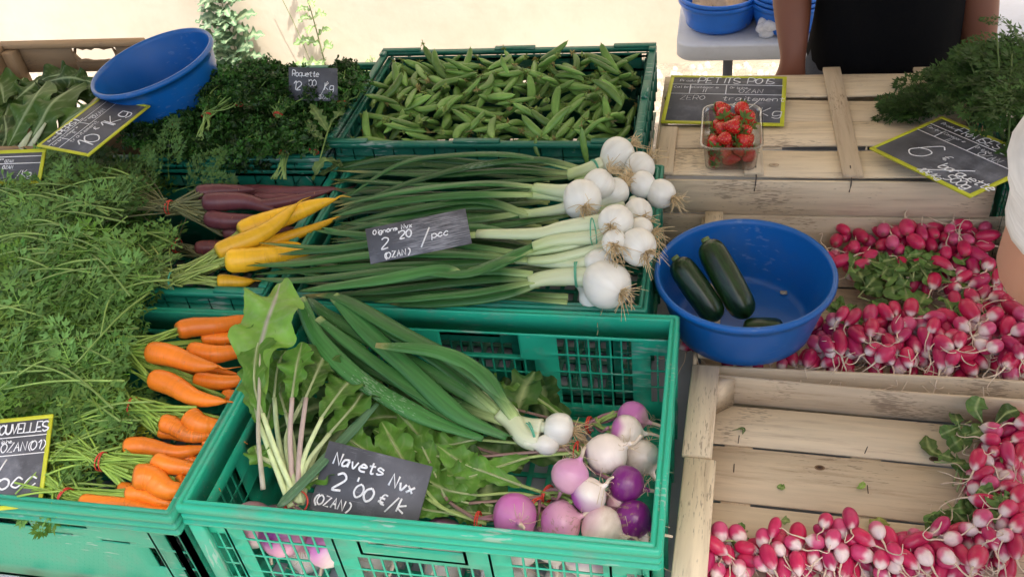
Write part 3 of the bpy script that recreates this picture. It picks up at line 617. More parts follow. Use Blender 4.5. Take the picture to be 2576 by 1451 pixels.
# ---------------------------------------------------------------- leaves
def leafblade(mb, path, wd, up=(0, 0, 1), col=(.09, .2, .03), mid=(.35, .45, .2), wav=.12, serr=.08, n=26, m=9, prof=None, fold=.25, nw=5, edge=None, vein=.35):
    p = cr(path, n); t = np.linspace(0, 1, n)
    tg = nrm_rows(np.gradient(p, axis=0)); b = nrm_rows(np.cross(tg, np.asarray(up, float))); u = np.cross(b, tg)
    if prof is None: wp = np.sin(np.pi*np.clip(t*.93+.05, 0, 1))**.7
    else: wp = np.interp(t, np.linspace(0, 1, len(prof)), prof)
    v = np.linspace(-1, 1, m); ph = rng.uniform(0, 6, 4)
    jag = 1+serr*np.stack([np.sign(np.sin(t*nw*9+ph[0]))*.5+np.sin(t*31+ph[1])*.8, np.sign(np.sin(t*nw*9+ph[2]))*.5+np.sin(t*37+ph[3])*.8], 0)
    W = wd/2*wp[:, None]*np.where(v[None] < 0, jag[0][:, None]*np.abs(v), jag[1][:, None]*np.abs(v))*np.sign(v)[None]
    hgt = fold*np.abs(W)+wav*wd*(v[None]**2)*wp[:, None]*np.sin(t[:, None]*nw*4+ph[1]+v[None]*1.4)+wav*.5*wd*np.abs(v)[None]*np.sin(t[:, None]*17+ph[0]+np.sign(v)[None])*wp[:, None]
    V = p[:, None]+b[:, None]*W[..., None]+u[:, None]*hgt[..., None]
    c = np.zeros((n, m, 3)); c[:] = col; c *= (1+.18*rng.standard_normal())
    ve = np.clip(np.cos((t[:, None]*n*.62-np.abs(v)[None]*3.2)*2.2)*3-2.2, 0, 1)*vein; c = c*(1-ve[..., None])+np.array(mid)*ve[..., None]*.8
    km = np.abs(v) < 1.2/m; c[:, km] = np.array(mid)
    G = np.stack(np.broadcast_arrays(t[:, None]*.2, W, W*0), -1)+rng.uniform(-3, 3, 3)
    mb.grid(V, c, G); return p
def nrm_rows(a): return a/(np.linalg.norm(a, axis=-1, keepdims=True)+1e-12)

# feathery carrot frond template
def frond_template(L, npin=8, seed=0):
    r = np.random.default_rng(seed); V = []; C = []
    def leaflet(b, d, nrm_, l, w_):
        s = np.cross(d, nrm_)*w_; V.extend([b-s*.3, b+d*l*.45-s, b+d*l+nrm_*r.normal(0, l*.15), b+d*l*.45+s]); k = r.uniform(.85, 1.15); C.extend([[k]*3]*4)
    def stem(a, b, w_):
        d = b-a; s = np.cross(d/np.linalg.norm(d), [0, 0, 1])*w_; V.extend([a-s, b-s*.6, b+s*.6, a+s]); C.extend([[1.5, 1.35, 1.1]]*4)
    def vec(a, z=0): return np.array([math.cos(a), math.sin(a), z])/math.sqrt(1+z*z)
    px = lambda t: np.array([L*t, .04*L*math.sin(t*3), -.12*L*t*t])
    ts = np.linspace(0, 1, 9)
    for a, b in zip(ts[:-1], ts[1:]): stem(px(a), px(b), .0011*(1.2-a))
    for i in range(npin):
        t = .20+.76*i/(npin-1); b0 = px(t); l = L*.46*(1.1-t)*r.uniform(.8, 1.15)*(1 if i else .8)
        for sd in (-1, 1):
            a0 = sd*R_(r.uniform(42, 62)); zz = r.normal(.03, .12); d = vec(a0, zz); stem(b0, b0+d*l, .0006)
            ns = max(2, int(l/.017))
            for j in range(ns):
                q = b0+d*l*(.25+.75*j/ns); l2 = l*.42*(1-.75*j/ns)+.005
                for s2 in (-1, 1):
                    d2 = vec(a0+s2*R_(r.uniform(35, 55)), zz+r.normal(0, .12)); stem(q, q+d2*l2*.7, .0005)
                    nn = nrm(np.cross(d2, np.cross(A(0, 0, 1)+r.normal(0, .2, 3), d2)))
                    leaflet(q+d2*l2*.4, d2, nn, .0165, .0027)
                    if l2 > .007:
                        for s3 in (-1, 1): leaflet(q+d2*l2*.45, vec(math.atan2(d2[1], d2[0])+s3*R_(38), zz), nn, .0130, .0023)
            leaflet(b0+d*l*.95, d, A(0, 0, 1), .016, .0027)
    leaflet(px(.98), vec(0), A(0, 0, 1), .012, .0018)
    V = np.array(V); F = np.arange(len(V)).reshape(-1, 4); return V, F, np.array(C)
FR = [frond_template(.15, 6, k) for k in range(7)]
def put_frond(mb, base, direc, up, L, col, droop=None):
    V, F, C = FR[random.randrange(len(FR))]; s = L/.15; Bm = basis(direc, up)
    V = V*s
    if droop: V = V.copy(); V[:, 2] -= droop*V[:, 0]**2/L
    mb.add(V@Bm.T+np.asarray(base), F, np.array(col)*C, V)
def stalks(mb, A_, B_, n, spread_a, spread_b, r=.0016, col=(.2, .3, .07), sag=.0, mid=None):
    for k in range(n):
        a = A_+rng.normal(0, 1, 3)*spread_a; b = B_+rng.normal(0, 1, 3)*spread_b; m_ = (a+b)/2 if mid is None else mid+rng.normal(0, 1, 3)*np.array(spread_a)*.5
        m_ = m_+A(0, 0, sag); c = np.array(col)*rnd(.7, 1.3); mb.tube(cr([a, m_, b], 7), np.linspace(r, r*.8, 7)*rnd(.8, 1.2), 6, col=c)
def band(c, axis, r, col, w_=.0022, n=2):
    mb = MB(); axis = nrm(axis); u = nrm(np.cross(axis, A(.1, .2, 1))); v = np.cross(axis, u)
    for k in range(n):
        a = np.linspace(0, 2*np.pi, 20, endpoint=False); off = axis*(k-.5*(n-1))*w_*1.2; tl = rnd(-.2, .2)
        mb.tube([np.array(c)+off+r*(math.cos(q)*u+math.sin(q)*v)+axis*tl*r*math.cos(q) for q in a], w_*.5, 6, flat=.8, col=col, closed=True)
    return mb
RED = (.62, .06, .04); GRN = (.10, .42, .27)

def carrot(mb, a, b, r, col, bend=0., tail=True, up=(0, 0, 1), profile=None):
    d = b-a; L = np.linalg.norm(d); side = nrm(np.cross(d, up)); t = np.r_[0, .015, .04, .08, np.linspace(.13, 1, 50)]
    p = a+d*t[:, None]+side*bend*L*np.sin(np.pi*t)[:, None]+side*(.006*np.sin(t*rnd(4, 9)+rnd(0, 6)))[:, None]*min(1., r*40)
    pr = np.interp(t, [0, .015, .04, .08, .2, .45, .75, .92, 1], profile or [.38, .68, .86, .97, 1, .9, .66, .36, .10])*r*(1+.010*np.sin(t*55+rnd(0, 6))+.004*rng.standard_normal(len(t)))
    c = np.array(col)[None]*(1+.025*rng.standard_normal((len(t), 1))+.07*np.sin(t*rnd(4, 8)+rnd(0, 6))[:, None]); c[:2] *= np.array([.6, .75, .8]); c[0] = (.16, .18, .05)
    mb.tube(p, pr, 18, col=np.clip(c, 0, 1))
    if tail:
        e = p[-1]; q = [e, e+nrm(d)*.012+side*rnd(-.004, .004), e+nrm(d)*.03+side*rnd(-.015, .015)+A(0, 0, -.005)]
        mb.tube(cr(q, 8), np.linspace(r*.10, .0004, 8), 6, col=np.array(col)*.9)
    for k in range(4):   # hair roots
        tt = rnd(.2, .95); i = int(tt*(len(t)-1)); u = nrm(rng.normal(0, 1, 3)+A(0, -.3, .9)); s0 = p[i]+u*pr[i]*.96
        mb.tube([s0, s0+u*.002+side*rnd(-.004, .004), s0+side*rnd(-.009, .009)+u*.001], .00025, 4, col=(.6, .35, .15))
def carrot_bunch(name, label, lst, col, tie, tcol, stc, fronds=None, group='bunches of carrots', reach=.24, n_st=7, tie_r=.013, spread=None, cat='carrots', partname='carrot'):
    T = P(*tie); t = thing(name, label, cat, tuple(T-A(0, 0, .03)), group)
    for i, (pa, pb, r, bend) in enumerate(lst):
        a, b = P(*pa), P(*pb); mb = MB(); carrot(mb, a, b, pxr(a, r)*.94, np.array(col)*rnd(.88, 1.1), bend); mb.build(partname, M_carrot, t)
    mb = MB()
    for (pa, pb, r, bend) in lst:
        a = P(*pa); stalks(mb, a+nrm(P(*pb)-a)*.004, T, n_st, pxr(a, r)*.30, tie_r*.5, .0022, stc[0])
    D = nrm(spread if spread is not None else A(-1, .05, .05))
    for k in range(44): 
        e = T+D*rnd(.05, reach)+rng.normal(0, 1, 3)*A(.02, .05*min(1, reach*5), .006)+A(0, 0, .008); mb.tube(cr([T+rng.normal(0, 1, 3)*tie_r*.45, (T+e)/2+A(0, 0, rnd(0, .01)), e], 7), .0015, 5, col=np.array(stc[0])*rnd(.7, 1.25))
    mb.build('stalks', M_stalk, t)
    band(T, D, tie_r, tcol, n=2).build('tie_band', M_band, t)
    if fronds:
        mb = MB()
        for (cpx, rx, ry, z, zj, n, yaw, yawj, L, c) in fronds:
            for k in range(int(n*.46)):
                a, rr = rnd(0, 2*np.pi), math.sqrt(random.random()); base = P(cpx[0]-22+rx*rr*math.cos(a), cpx[1]+ry*rr*math.sin(a), z-.012+rnd(-zj, zj))
                y = R_(yaw+random.gauss(0, yawj)); d = A(math.cos(y), math.sin(y), rnd(-.12, .2)); up = A(rnd(-.35, .35), rnd(-.6, .1), 1)
                ln = L*rnd(.8, 1.35); put_frond(mb, base-d*ln*.5, d, up, ln, np.array(c)*rnd(.6, 1.7)*A(rnd(.8, 1.3), 1, rnd(.7, 1.2)), droop=.1)
        for (cpx, rx, ry, z, zj, n, yaw, yawj, L, c) in fronds:      # a few large loose fronds lying on top
            for k in range(max(3, n//8)):
                a, rr = rnd(0, 2*np.pi), math.sqrt(random.random()); base = P(cpx[0]-22+rx*rr*math.cos(a), cpx[1]+ry*rr*math.sin(a), z+.008)
                y = R_(yaw+random.gauss(0, yawj*1.3)); d = A(math.cos(y), math.sin(y), rnd(-.05, .12)); ln = L*rnd(1.1, 1.5); put_frond(mb, base-d*ln*.5, d, A(rnd(-.15, .15), rnd(-.5, -.1), 1), ln, np.array((.14, .29, .07))*rnd(.75, 1.15), droop=.12)
        mb.build('leaves', M_feather, t); mb = MB()
        for (cpx, rx, ry, z, zj, n, yaw, yawj, L, c) in fronds:      # long pale leaf stalks lying over the pile
            for k in range(max(2, n//12)):
                a, rr = rnd(0, 2*np.pi), math.sqrt(random.random())*.8; q = P(cpx[0]+rx*rr*math.cos(a), cpx[1]+ry*rr*math.sin(a), z+.012); y = R_(yaw+random.gauss(0, 22)); d = A(math.cos(y), math.sin(y), 0); ln = rnd(.05, .09)
                mb.tube(cr([q-d*ln-A(0, 0, .01), q+A(rnd(-.01, .01), rnd(-.01, .01), .004), q+d*ln-A(0, 0, .008)], 10), np.linspace(.0019, .0011, 10), 6, col=np.array((.24, .38, .09))*rnd(.7, 1.15))
        mb.build('leaf_stalks', M_stalk, t)
    return t
ORG = (.86, .23, .018); YEL = (.80, .46, .02); PUR = (.145, .045, .055)
FG = (.082, .190, .030); FG2 = (.056, .125, .028); FY = (.17, .24, .03)
S1 = [(.26, .42, .07)]
carrot_bunch('carrot_bunch', 'bunch of orange carrots tied with pale green band, topmost in front left crate',
    [((442, 836, .80), (655, 806, .775), 27, -.05), ((505, 856, .775), (655, 838, .76), 20, 0), ((470, 885, .785), (650, 890, .765), 27, 0), ((390, 925, .765), (600, 938, .755), 17, 0),
     ((485, 960, .772), (650, 955, .76), 23, 0), ((560, 1003, .757), (640, 1000, .75), 22, 0), ((370, 885, .808), (552, 918, .80), 31, .03), ((380, 950, .80), (568, 1012, .79), 30, .04)],
    ORG, (293, 887, .805), GRN, S1, [((115, 880), 165, 140, .825, .022, 120, 185, 40, .125, FG), ((60, 760), 130, 70, .85, .02, 60, 190, 40, .13, FG), ((285, 790), 60, 50, .84, .015, 20, 250, 50, .10, FG)])
carrot_bunch('carrot_bunch', 'bunch of stubby orange carrots tied with red band, middle of front left crate',
    [((472, 1042, .79), (575, 1085, .765), 29, .05), ((402, 1062, .785), (545, 1100, .765), 26, .05), ((397, 1088, .765), (500, 1108, .755), 15, 0), ((560, 1062, .765), (612, 1030, .755), 20, 0), ((505, 1112, .76), (560, 1100, .75), 20, 0)],
    ORG, (335, 1022, .79), RED, S1, [((180, 1010), 140, 60, .80, .02, 60, 185, 40, .12, FG), ((260, 1060), 80, 40, .785, .01, 26, 190, 50, .09, FY)], reach=.12)
carrot_bunch('carrot_bunch', 'bunch of orange carrots tied with short red band beside the yellow bordered slate',
    [((310, 1120, .785), (530, 1132, .76), 26, .04), ((387, 1153, .787), (510, 1195, .765), 25, 0), ((335, 1195, .79), (485, 1240, .76), 36, .02), ((420, 1148, .762), (520, 1160, .75), 18, 0), ((445, 1215, .765), (500, 1225, .75), 22, 0), ((300, 1222, .765), (400, 1248, .755), 18, 0)],
    ORG, (258, 1160, .783), RED, S1, [((165, 1110), 65, 55, .785, .015, 42, 190, 50, .095, FY), ((175, 1190), 30, 40, .765, .012, 14, 170, 50, .09, FG)], reach=.08)
carrot_bunch('carrot_bunch', 'bunch of thin orange carrots lying just behind the front rim of the left crate',
    [((314, 1240, .772), (450, 1266, .755), 24, 0), ((203, 1253, .775), (440, 1280, .755), 21, .03), ((275, 1282, .765), (450, 1292, .752), 18, 0)],
    ORG, (165, 1250, .773), RED, S1, [((150, 1225), 25, 20, .76, .006, 6, 180, 50, .08, FG)], reach=.05, spread=A(-1, .35, .1))
carrot_bunch('carrot_bunch', 'bunch of dusty purple carrots tied with a red band under the parsley crate',
    [((580, 495, .78), (850, 478, .80), 26, .0), ((492, 490, .83), (640, 478, .81), 22, -.08), ((512, 505, .825), (700, 528, .805), 26, -.06), ((640, 517, .81), (830, 482, .815), 16, .04), ((640, 500, .80), (770, 500, .80), 18, 0), ((516, 550, .805), (690, 560, .79), 24, 0), ((560, 590, .775), (760, 580, .77), 22, 0)],
    PUR, (428, 522, .82), RED, [(.16, .17, .07)], [((150, 480), 210, 75, .86, .022, 130, 180, 35, .13, FG2), ((215, 430), 110, 42, .85, .015, 36, 150, 45, .12, FG2), ((60, 570), 110, 50, .85, .02, 50, 190, 35, .13, FG)], group='bunches of carrots')
carrot_bunch('carrot_bunch', 'small bunch of purple carrots half buried in the dark below the dusty ones',
    [((490, 630, .765), (640, 610, .76), 22, 0), ((510, 655, .755), (600, 650, .755), 16, 0)], PUR, (447, 618, .775), RED, [(.11, .12, .05)], [((300, 600), 120, 60, .80, .02, 40, 190, 45, .11, FG2)])
carrot_bunch('carrot_bunch', 'bunch of bright yellow carrots tied with pale green band',
    [((600, 590, .825), (845, 505, .835), 30, -.06), ((640, 625, .80), (850, 545, .80), 17, .04), ((640, 635, .79), (780, 625, .79), 26, 0), ((545, 640, .84), (750, 515, .85), 27, .08), ((566, 655, .835), (780, 640, .81), 33, -.02), ((546, 712, .80), (640, 705, .79), 21, 0)],
    YEL, (437, 702, .812), GRN, [(.30, .40, .10)], [((160, 660), 170, 60, .86, .02, 100, 185, 38, .13, FG), ((310, 690), 80, 40, .845, .015, 34, 200, 45, .11, (.08, .18, .03)), ((100, 600), 130, 50, .865, .015, 60, 180, 35, .13, FG)], n_st=9, tie_r=.016)
for nm_, lab_, (xa, xb, ya, yb), z_ in (('carrot_leaves', 'feathery carrot tops spread over the left half of the front left crate', (-.56, -.33, .02, .36), .775), ('carrot_leaves', 'feathery carrot tops spread over the left half of the middle left crate', (-.62, -.42, .42, .78), .80)):
    t = thing(nm_, lab_, 'leaves', ((xa+xb)/2, (ya+yb)/2, z_-.05)); mb = MB()
    for k in range(75):
        y = R_(random.gauss(185, 50)); d = A(math.cos(y), math.sin(y), rnd(-.1, .25)); put_frond(mb, A(rnd(xa, xb), rnd(ya, yb), z_+rnd(-.03, .012))-d*.06, d, A(rnd(-.4, .4), rnd(-.6, .2), 1), rnd(.11, .16), np.array(FG)*rnd(.5, 1.2), droop=.1)
    mb.build('leaf', M_feather, t)
# loose upright fronds in front of the parsley
t = thing('carrot_leaves', 'few loose carrot fronds standing up against the parsley crate rim', 'leaves', tuple(P(420, 450, .8)))
mb = MB()
for (px, py, z, yaw, el, L) in ((425, 450, .83, 100, .8, .12), (480, 465, .83, 60, .4, .09), (380, 480, .84, 120, .4, .11), (440, 480, .82, 10, .1, .11)):
    y = R_(yaw); put_frond(mb, P(px, py, z), A(math.cos(y), math.sin(y), el), A(0, -1, .6), L, np.array(FG2)*1.15)
mb.build('leaf', M_feather, t)
# far right carrot tops spilling over the upturned crate
t = thing('carrot_bunch', 'bunch of feathery carrot tops spilling out of the crate at top right', 'carrots', tuple(P(2480, 250, .8)), 'bunches of carrots')
mb = MB()
for (c, rx, ry, z, n, yaw, yj, L) in (((2555, 165), 50, 80, .89, 44, 200, 55, .13), ((2590, 330), 24, 80, .82, 26, 260, 40, .09), ((2450, 190), 40, 50, .86, 14, 190, 25, .12), ((2320, 245), 45, 24, .80, 16, 185, 25, .10), ((2300, 270), 36, 10, .79, 8, 170, 15, .09)):
    for k in range(n):
        a, rr = rnd(0, 2*np.pi), math.sqrt(random.random()); base = P(c[0]+rx*rr*math.cos(a), c[1]+ry*rr*math.sin(a), z+rnd(-.02, .02)); y = R_(yaw+random.gauss(0, yj)); d = A(math.cos(y), math.sin(y), rnd(-.2, .35))
        put_frond(mb, base-d*L*.5, d, A(rnd(-.4, .4), rnd(-.6, .2), 1), L*rnd(.8, 1.2), np.array(FG2)*rnd(.45, 1.15), droop=.1)
for (a_, b_, z_) in (((2450, 210), (2262, 190), .80), ((2445, 225), (2290, 215), .79), ((2450, 190), (2330, 165), .82), ((2338, 292), (2242, 256), .79), ((2336, 290), (2425, 238), .80), ((2336, 292), (2345, 205), .79), ((2520, 235), (2440, 280), .80), ((2520, 140), (2400, 120), .86), ((2530, 100), (2430, 95), .88), ((2540, 60), (2470, 40), .9)):
    a3, b3 = P(*a_, z_), P(*b_, z_+.004); put_frond(mb, a3, b3-a3, A(rnd(-.1, .1), -.3, 1), float(np.linalg.norm(b3-a3)), np.array(FG2)*rnd(.8, 1.2), droop=.04)
for k in range(60):
    base = A(rnd(1.25, 1.68), rnd(.80, 1.1), rnd(.80, .88)); y = R_(random.gauss(200, 60)); d = A(math.cos(y), math.sin(y), rnd(-.1, .35)); put_frond(mb, base-d*.06, d, A(rnd(-.4, .4), rnd(-.6, .2), 1), rnd(.11, .16), np.array(FG2)*rnd(.45, 1.15), droop=.1)
mb.build('leaves', M_feather, t)
mb = MB(); stalks(mb, P(2540, 420, .78), P(2500, 220, .86), 14, .02, .04, .0018, (.1, .17, .04)); mb.build('stalks', M_stalk, t)

# ---------------------------------------------------------------- curly parsley
def curly(seed):
    r = np.random.default_rng(seed); V = []; C = []
    for k in range(40):
        d = nrm(r.normal(0, 1, 3)+A(0, 0, .6)); c = d*r.uniform(.005, .017)*A(1, 1, .6); n_ = nrm(d+r.normal(0, .5, 3)); u = nrm(np.cross(n_, r.normal(0, 1, 3))); v = np.cross(n_, u); s = r.uniform(.0032, .0056)
        for q in range(3):
            a = -.9+.9*q; e = math.cos(a)*u+math.sin(a)*v; f = math.cos(a+1.2)*u+math.sin(a+1.2)*v
            V += [c, c+s*(e-.35*f)+n_*s*r.uniform(-.3, .5), c+s*1.35*e+n_*s*r.uniform(-.2, .7), c+s*(e+.35*f)+n_*s*r.uniform(-.3, .5)]; k_ = r.uniform(.6, 1.6); C += [[k_]*3]*4
    V = np.array(V); return V, np.arange(len(V)).reshape(-1, 4), np.array(C)
CU = [curly(k) for k in range(5)]
def parsley(label, tie, tops, zr, n, tcol=RED, show=True):
    T = P(*tie); t = thing('parsley_bunch', label, 'parsley', tuple(T), 'bunches of curly parsley')
    mb = MB(); lf = MB()
    (cx, cy), rx, ry = tops
    for k in range(n):
        a, rr = rnd(0, 2*np.pi), math.sqrt(random.random()); z = zr[0]+(zr[1]-zr[0])*random.random()
        e = P(cx+rx*rr*math.cos(a), cy+ry*rr*math.sin(a), z); mb.tube(cr([T+rng.normal(0, .004, 3), (T+e)/2+rng.normal(0, .008, 3), e], 6), .0014, 5, col=np.array((.20, .34, .08))*rnd(.7, 1.2))
        V, F, C = CU[k % 5]; ql = Matrix.Rotation(rnd(0, 6), 3, 'Z')@Matrix.Rotation(rnd(-.6, .6), 3, 'X'); V2 = (V*rnd(1.1, 1.8))@np.array(ql).T; lf.add(V2+e, F, np.array((.030, .092, .016))*C*rnd(.35, 1.7), V)
    for k in range(9 if show else 0): mb.tube(cr([T+rng.normal(0, .004, 3), T+A(rnd(-.012, .012), -.02, -.012), T+A(rnd(-.018, .018), -.045, -.03)], 5), .0017, 6, col=np.array((.22, .34, .09))*rnd(.8, 1.2))
    mb.build('stems', M_stalk, t); lf.build('leaves', M_leaf, t); band(T, A(0, 1, .5), .009, tcol).build('tie_band', M_band, t)
parsley('parsley bunch tied with a red band, pale stems hanging towards the viewer', (520, 290, .885), ((560, 225), 70, 50), (.86, .91), 40)
parsley('parsley bunch just right of the tilted blue bowl, rising highest', (600, 260, .87), ((650, 200), 80, 35), (.87, .92), 44, show=False)
parsley('parsley bunch left of the small rocket price slate', (700, 290, .87), ((720, 225), 70, 45), (.86, .90), 42, show=False)
parsley('parsley bunch below the tilted blue bowl', (440, 320, .85), ((440, 280), 80, 40), (.84, .87), 44, show=False)
parsley('parsley bunch beside the tilted long yellow bordered slate', (370, 370, .84), ((370, 330), 60, 40), (.83, .86), 34, show=False)
parsley('parsley bunch low in the crate with a half hidden red band', (715, 385, .835), ((720, 340), 70, 40), (.83, .86), 34)
parsley('parsley bunch low in the middle of the green crate', (600, 380, .835), ((610, 345), 80, 45), (.83, .86), 46, show=False)
parsley('parsley bunch at the front rim under the tall carrot frond', (480, 385, .83), ((490, 350), 70, 40), (.825, .85), 40, show=False)
parsley('parsley bunch behind the small slate against the pea crate', (860, 260, .87), ((870, 215), 40, 50), (.84, .90), 34, show=False)
parsley('parsley bunch between the low bands and the pea crate', (790, 380, .83), ((790, 310), 50, 60), (.82, .86), 38, show=False)
parsley('parsley bunches deepest at the back of the green crate', (560, 330, .80), ((620, 260), 260, 60), (.79, .83), 90, show=False)
parsley('parsley bunches deepest at the front of the green crate', (560, 400, .78), ((590, 380), 250, 40), (.77, .81), 90, show=False)
# rocket sprigs
t = thing('rocket_bunch', 'limp sprigs of rocket leaves hanging beside the pea crate', 'rocket', tuple(P(830, 320, .85)))
for (pts, w_) in (([(870, 240, .87), (845, 290, .875), (825, 330, .87), (800, 420, .825)], 0), ([(825, 330, .87), (800, 290, .885), (780, 262, .89)], 26), ([(815, 350, .86), (790, 335, .87), (775, 300, .87)], 24), ([(830, 310, .875), (850, 290, .885), (868, 260, .885)], 22), ([(820, 400, .84), (850, 410, .825), (830, 430, .815), (800, 440, .805)], 34), ([(860, 420, .82), (820, 405, .84), (795, 430, .83), (790, 455, .81)], 30)):
    mb = MB(); p = PP(pts)
    if w_: leafblade(mb, p, pxr(p[0], w_), col=(.10, .17, .05), mid=(.2, .3, .1), serr=.3, nw=3)
    else: mb.tube(cr(p, 14), .0016, 6, col=(.2, .3, .08))
    mb.build('leaf' if w_ else 'stem', M_leaf, t)

# ---------------------------------------------------------------- chard
t = thing('chard_bunch', 'pile of dark green chard leaves with pale ribs in the wooden crate', 'chard', tuple(P(110, 300, .82)))
for i, (pts, w_, k) in enumerate((([(0, 330, .82), (30, 240, .83), (60, 195, .84)], 90, 1), ([(10, 260, .84), (0, 215, .85), (-30, 195, .85)], 80, .9), ([(60, 380, .80), (95, 320, .85), (140, 250, .88), (235, 195, .85)], 80, 1.05), ([(130, 370, .80), (160, 310, .85), (225, 265, .875), (262, 225, .85)], 70, 1), ([(20, 370, .82), (55, 300, .86), (90, 240, .885), (118, 205, .86)], 78, 1.1), ([(100, 210, .85), (170, 195, .87), (220, 205, .86)], 60, .7), ([(210, 200, .86), (245, 215, .87), (262, 240, .86)], 60, .7), ([(200, 330, .82), (215, 290, .85), (262, 250, .86)], 60, .9), ([(60, 220, .84), (140, 190, .86), (190, 190, .85)], 70, .65), ([(130, 300, .83), (170, 240, .86), (225, 200, .85)], 80, .8), ([(0, 300, .82), (-20, 260, .83), (-40, 220, .83)], 80, .9), ([(0, 380, .8), (15, 340, .82), (10, 290, .83)], 60, .7), ([(90, 260, .83), (130, 220, .85), (170, 200, .84)], 90, .6), ([(40, 250, .84), (80, 215, .85), (110, 190, .85)], 80, .7))):
    p = PP(pts); mb = MB(); leafblade(mb, p, pxr(p[1], w_*1.15), up=(.1, -.6, 1), col=np.array((.056, .118, .020))*k, mid=(.32, .42, .22), wav=.17, serr=.04, n=36, m=15, prof=[.12, .5, .9, 1, .95, .75, .15], fold=-.3, vein=.45); mb.build('leaf', M_chard, t)
mb = MB()
for (a, b) in (((75, 372, .82), (115, 310, .855)), ((50, 376, .82), (80, 330, .84)), ((110, 378, .81), (150, 330, .84)), ((30, 380, .81), (40, 330, .83))): mb.tube(cr([P(*a), P(*b)], 6), [.011, .010, .009, .008, .006, .004], 10, flat=.4, col=(.55, .62, .42))
mb.build('stems', M_stalk, t)
# ---------------------------------------------------------------- spring onions
def bulb(t, c, ax, r, neck=1.5, name='bulb', green=.5, elong=1.):
    ax = nrm(ax); s = np.array([-1.9, -1.5, -1.2, -.98, -.8, -.6, -.35, -.1, .2, .45, .65, .8, .9, .95])*elong; rr = np.array([.30, .33, .40, .52, .68, .84, .96, 1, .985, .9, .76, .55, .3, .05])
    s = s*np.where(s < -1, neck/1.5, 1); p = np.asarray(c)+ax*s[:, None]*r; pf = cr(p, 30); rf = np.interp(np.linspace(0, 1, 30), np.linspace(0, 1, 14), rr)*r
    tt = np.linspace(0, 1, 30)[:, None]; k = np.clip(1-tt/.38, 0, 1)*green
    col = np.array((.80, .80, .74))*(1-k)+np.array((.55, .68, .36))*k; mb = MB(); mb.tube(pf, rf, 28, up=(.2, .3, 1), col=col); q_ = mb.V[0]; pc_ = np.repeat(pf, 28, 0); a_ = rnd(0, 6); mb.V[0] = pc_+(q_-pc_)*(1+.03*np.sin(q_[:, 0]*80+a_)+.03*np.sin(q_[:, 1]*70+q_[:, 2]*90+a_))[:, None]; o = mb.build(name, M_onion, t)
    mb = MB(); e = np.asarray(c)+ax*r*.93*elong; u = nrm(np.cross(ax, A(.3, .2, 1))); v = np.cross(ax, u)
    mb.tube([e-ax*.002, e+ax*.0015], [.005, .003], 10, col=(.45, .34, .2))
    for q in range(44):
        a = rnd(0, 2*np.pi); d = nrm(ax*rnd(.4, 1.3)+math.cos(a)*u*rnd(.2, 1)+math.sin(a)*v*rnd(.2, 1)); L = rnd(.012, .032)
        b = e+(math.cos(a)*u+math.sin(a)*v)*rnd(0, .004); p3 = b+d*L+A(rnd(-.4, .4), rnd(-.4, .4), rnd(-.6, .1))*L
        mb.tube(cr([b, b+d*L*.5+rng.normal(0, .0015, 3), p3], 6), np.linspace(.0008, .0004, 6), 4, col=np.array((.60, .46, .26))*rnd(.7, 1.25))
    o2 = mb.build('roots', M_root, o); return nrm(ax), np.asarray(c)-ax*r*1.5*neck/1.5
def oleaf(t, pts, wd, g0=.35, dark=1., flat=.34, tipcut=False, n=26, name='leaf', tw=0.):
    p = cr(PP(pts) if len(pts[0]) == 3 and abs(pts[0][0]) > 5 else np.array(pts), n); tt = np.linspace(0, 1, n)
    w_ = wd/2*np.interp(tt, [0, .12, .3, .7, .9, 1], [.62, .8, 1, .95, .6, .35 if tipcut else .06]); k = np.clip(1-tt/g0, 0, 1)[:, None]**1.3
    col = (np.array((.036, .130, .032))*dark*(1-k)+np.array((.42, .56, .22))*k)*(1+.08*np.sin(tt*9+rnd(0, 6)))[:, None]
    if random.random() < .5: q_ = np.clip((tt-rnd(.86, .94))*12, 0, 1)[:, None]*.8; col = col*(1-q_)+np.array((.34, .30, .10))*q_
    w_ = w_*(1+.05*np.sin(tt*rnd(14, 26)+rnd(0, 6)))
    up = A(rnd(-.3, .3), rnd(-.5, .1), 1); mb = MB(); mb.tube(p, w_, 12, flat=flat, up=up, col=np.clip(col, 0, 1)); return mb.build(name, M_onleaf, t)
def obunch(label, loc): return thing('spring_onion_bunch', label, 'spring onions', tuple(P(*loc)), 'bunches of white spring onions')
def ostem(t, pts, r0, r1, k0=.1, k1=.9):
    p = cr(PP(pts), 16); tt = np.linspace(0, 1, 16)[:, None]; k = k0+(k1-k0)*tt
    c = np.array((.72, .76, .58))*(1-k)+np.array((.36, .52, .18))*k; mb = MB(); mb.tube(p, np.linspace(pxr(p[0], r0), pxr(p[-1], r1), 16), 14, flat=np.linspace(1, .6, 16), col=c); mb.build('stem', M_onion, t)
def ob(t, c, root, r, neck=None, green=.5, el=1., nk=1.5):
    C_ = P(*c); Rt = P(*root); return bulb(t, C_, Rt-C_, pxr(C_, r), neck=nk, green=green, elong=el)
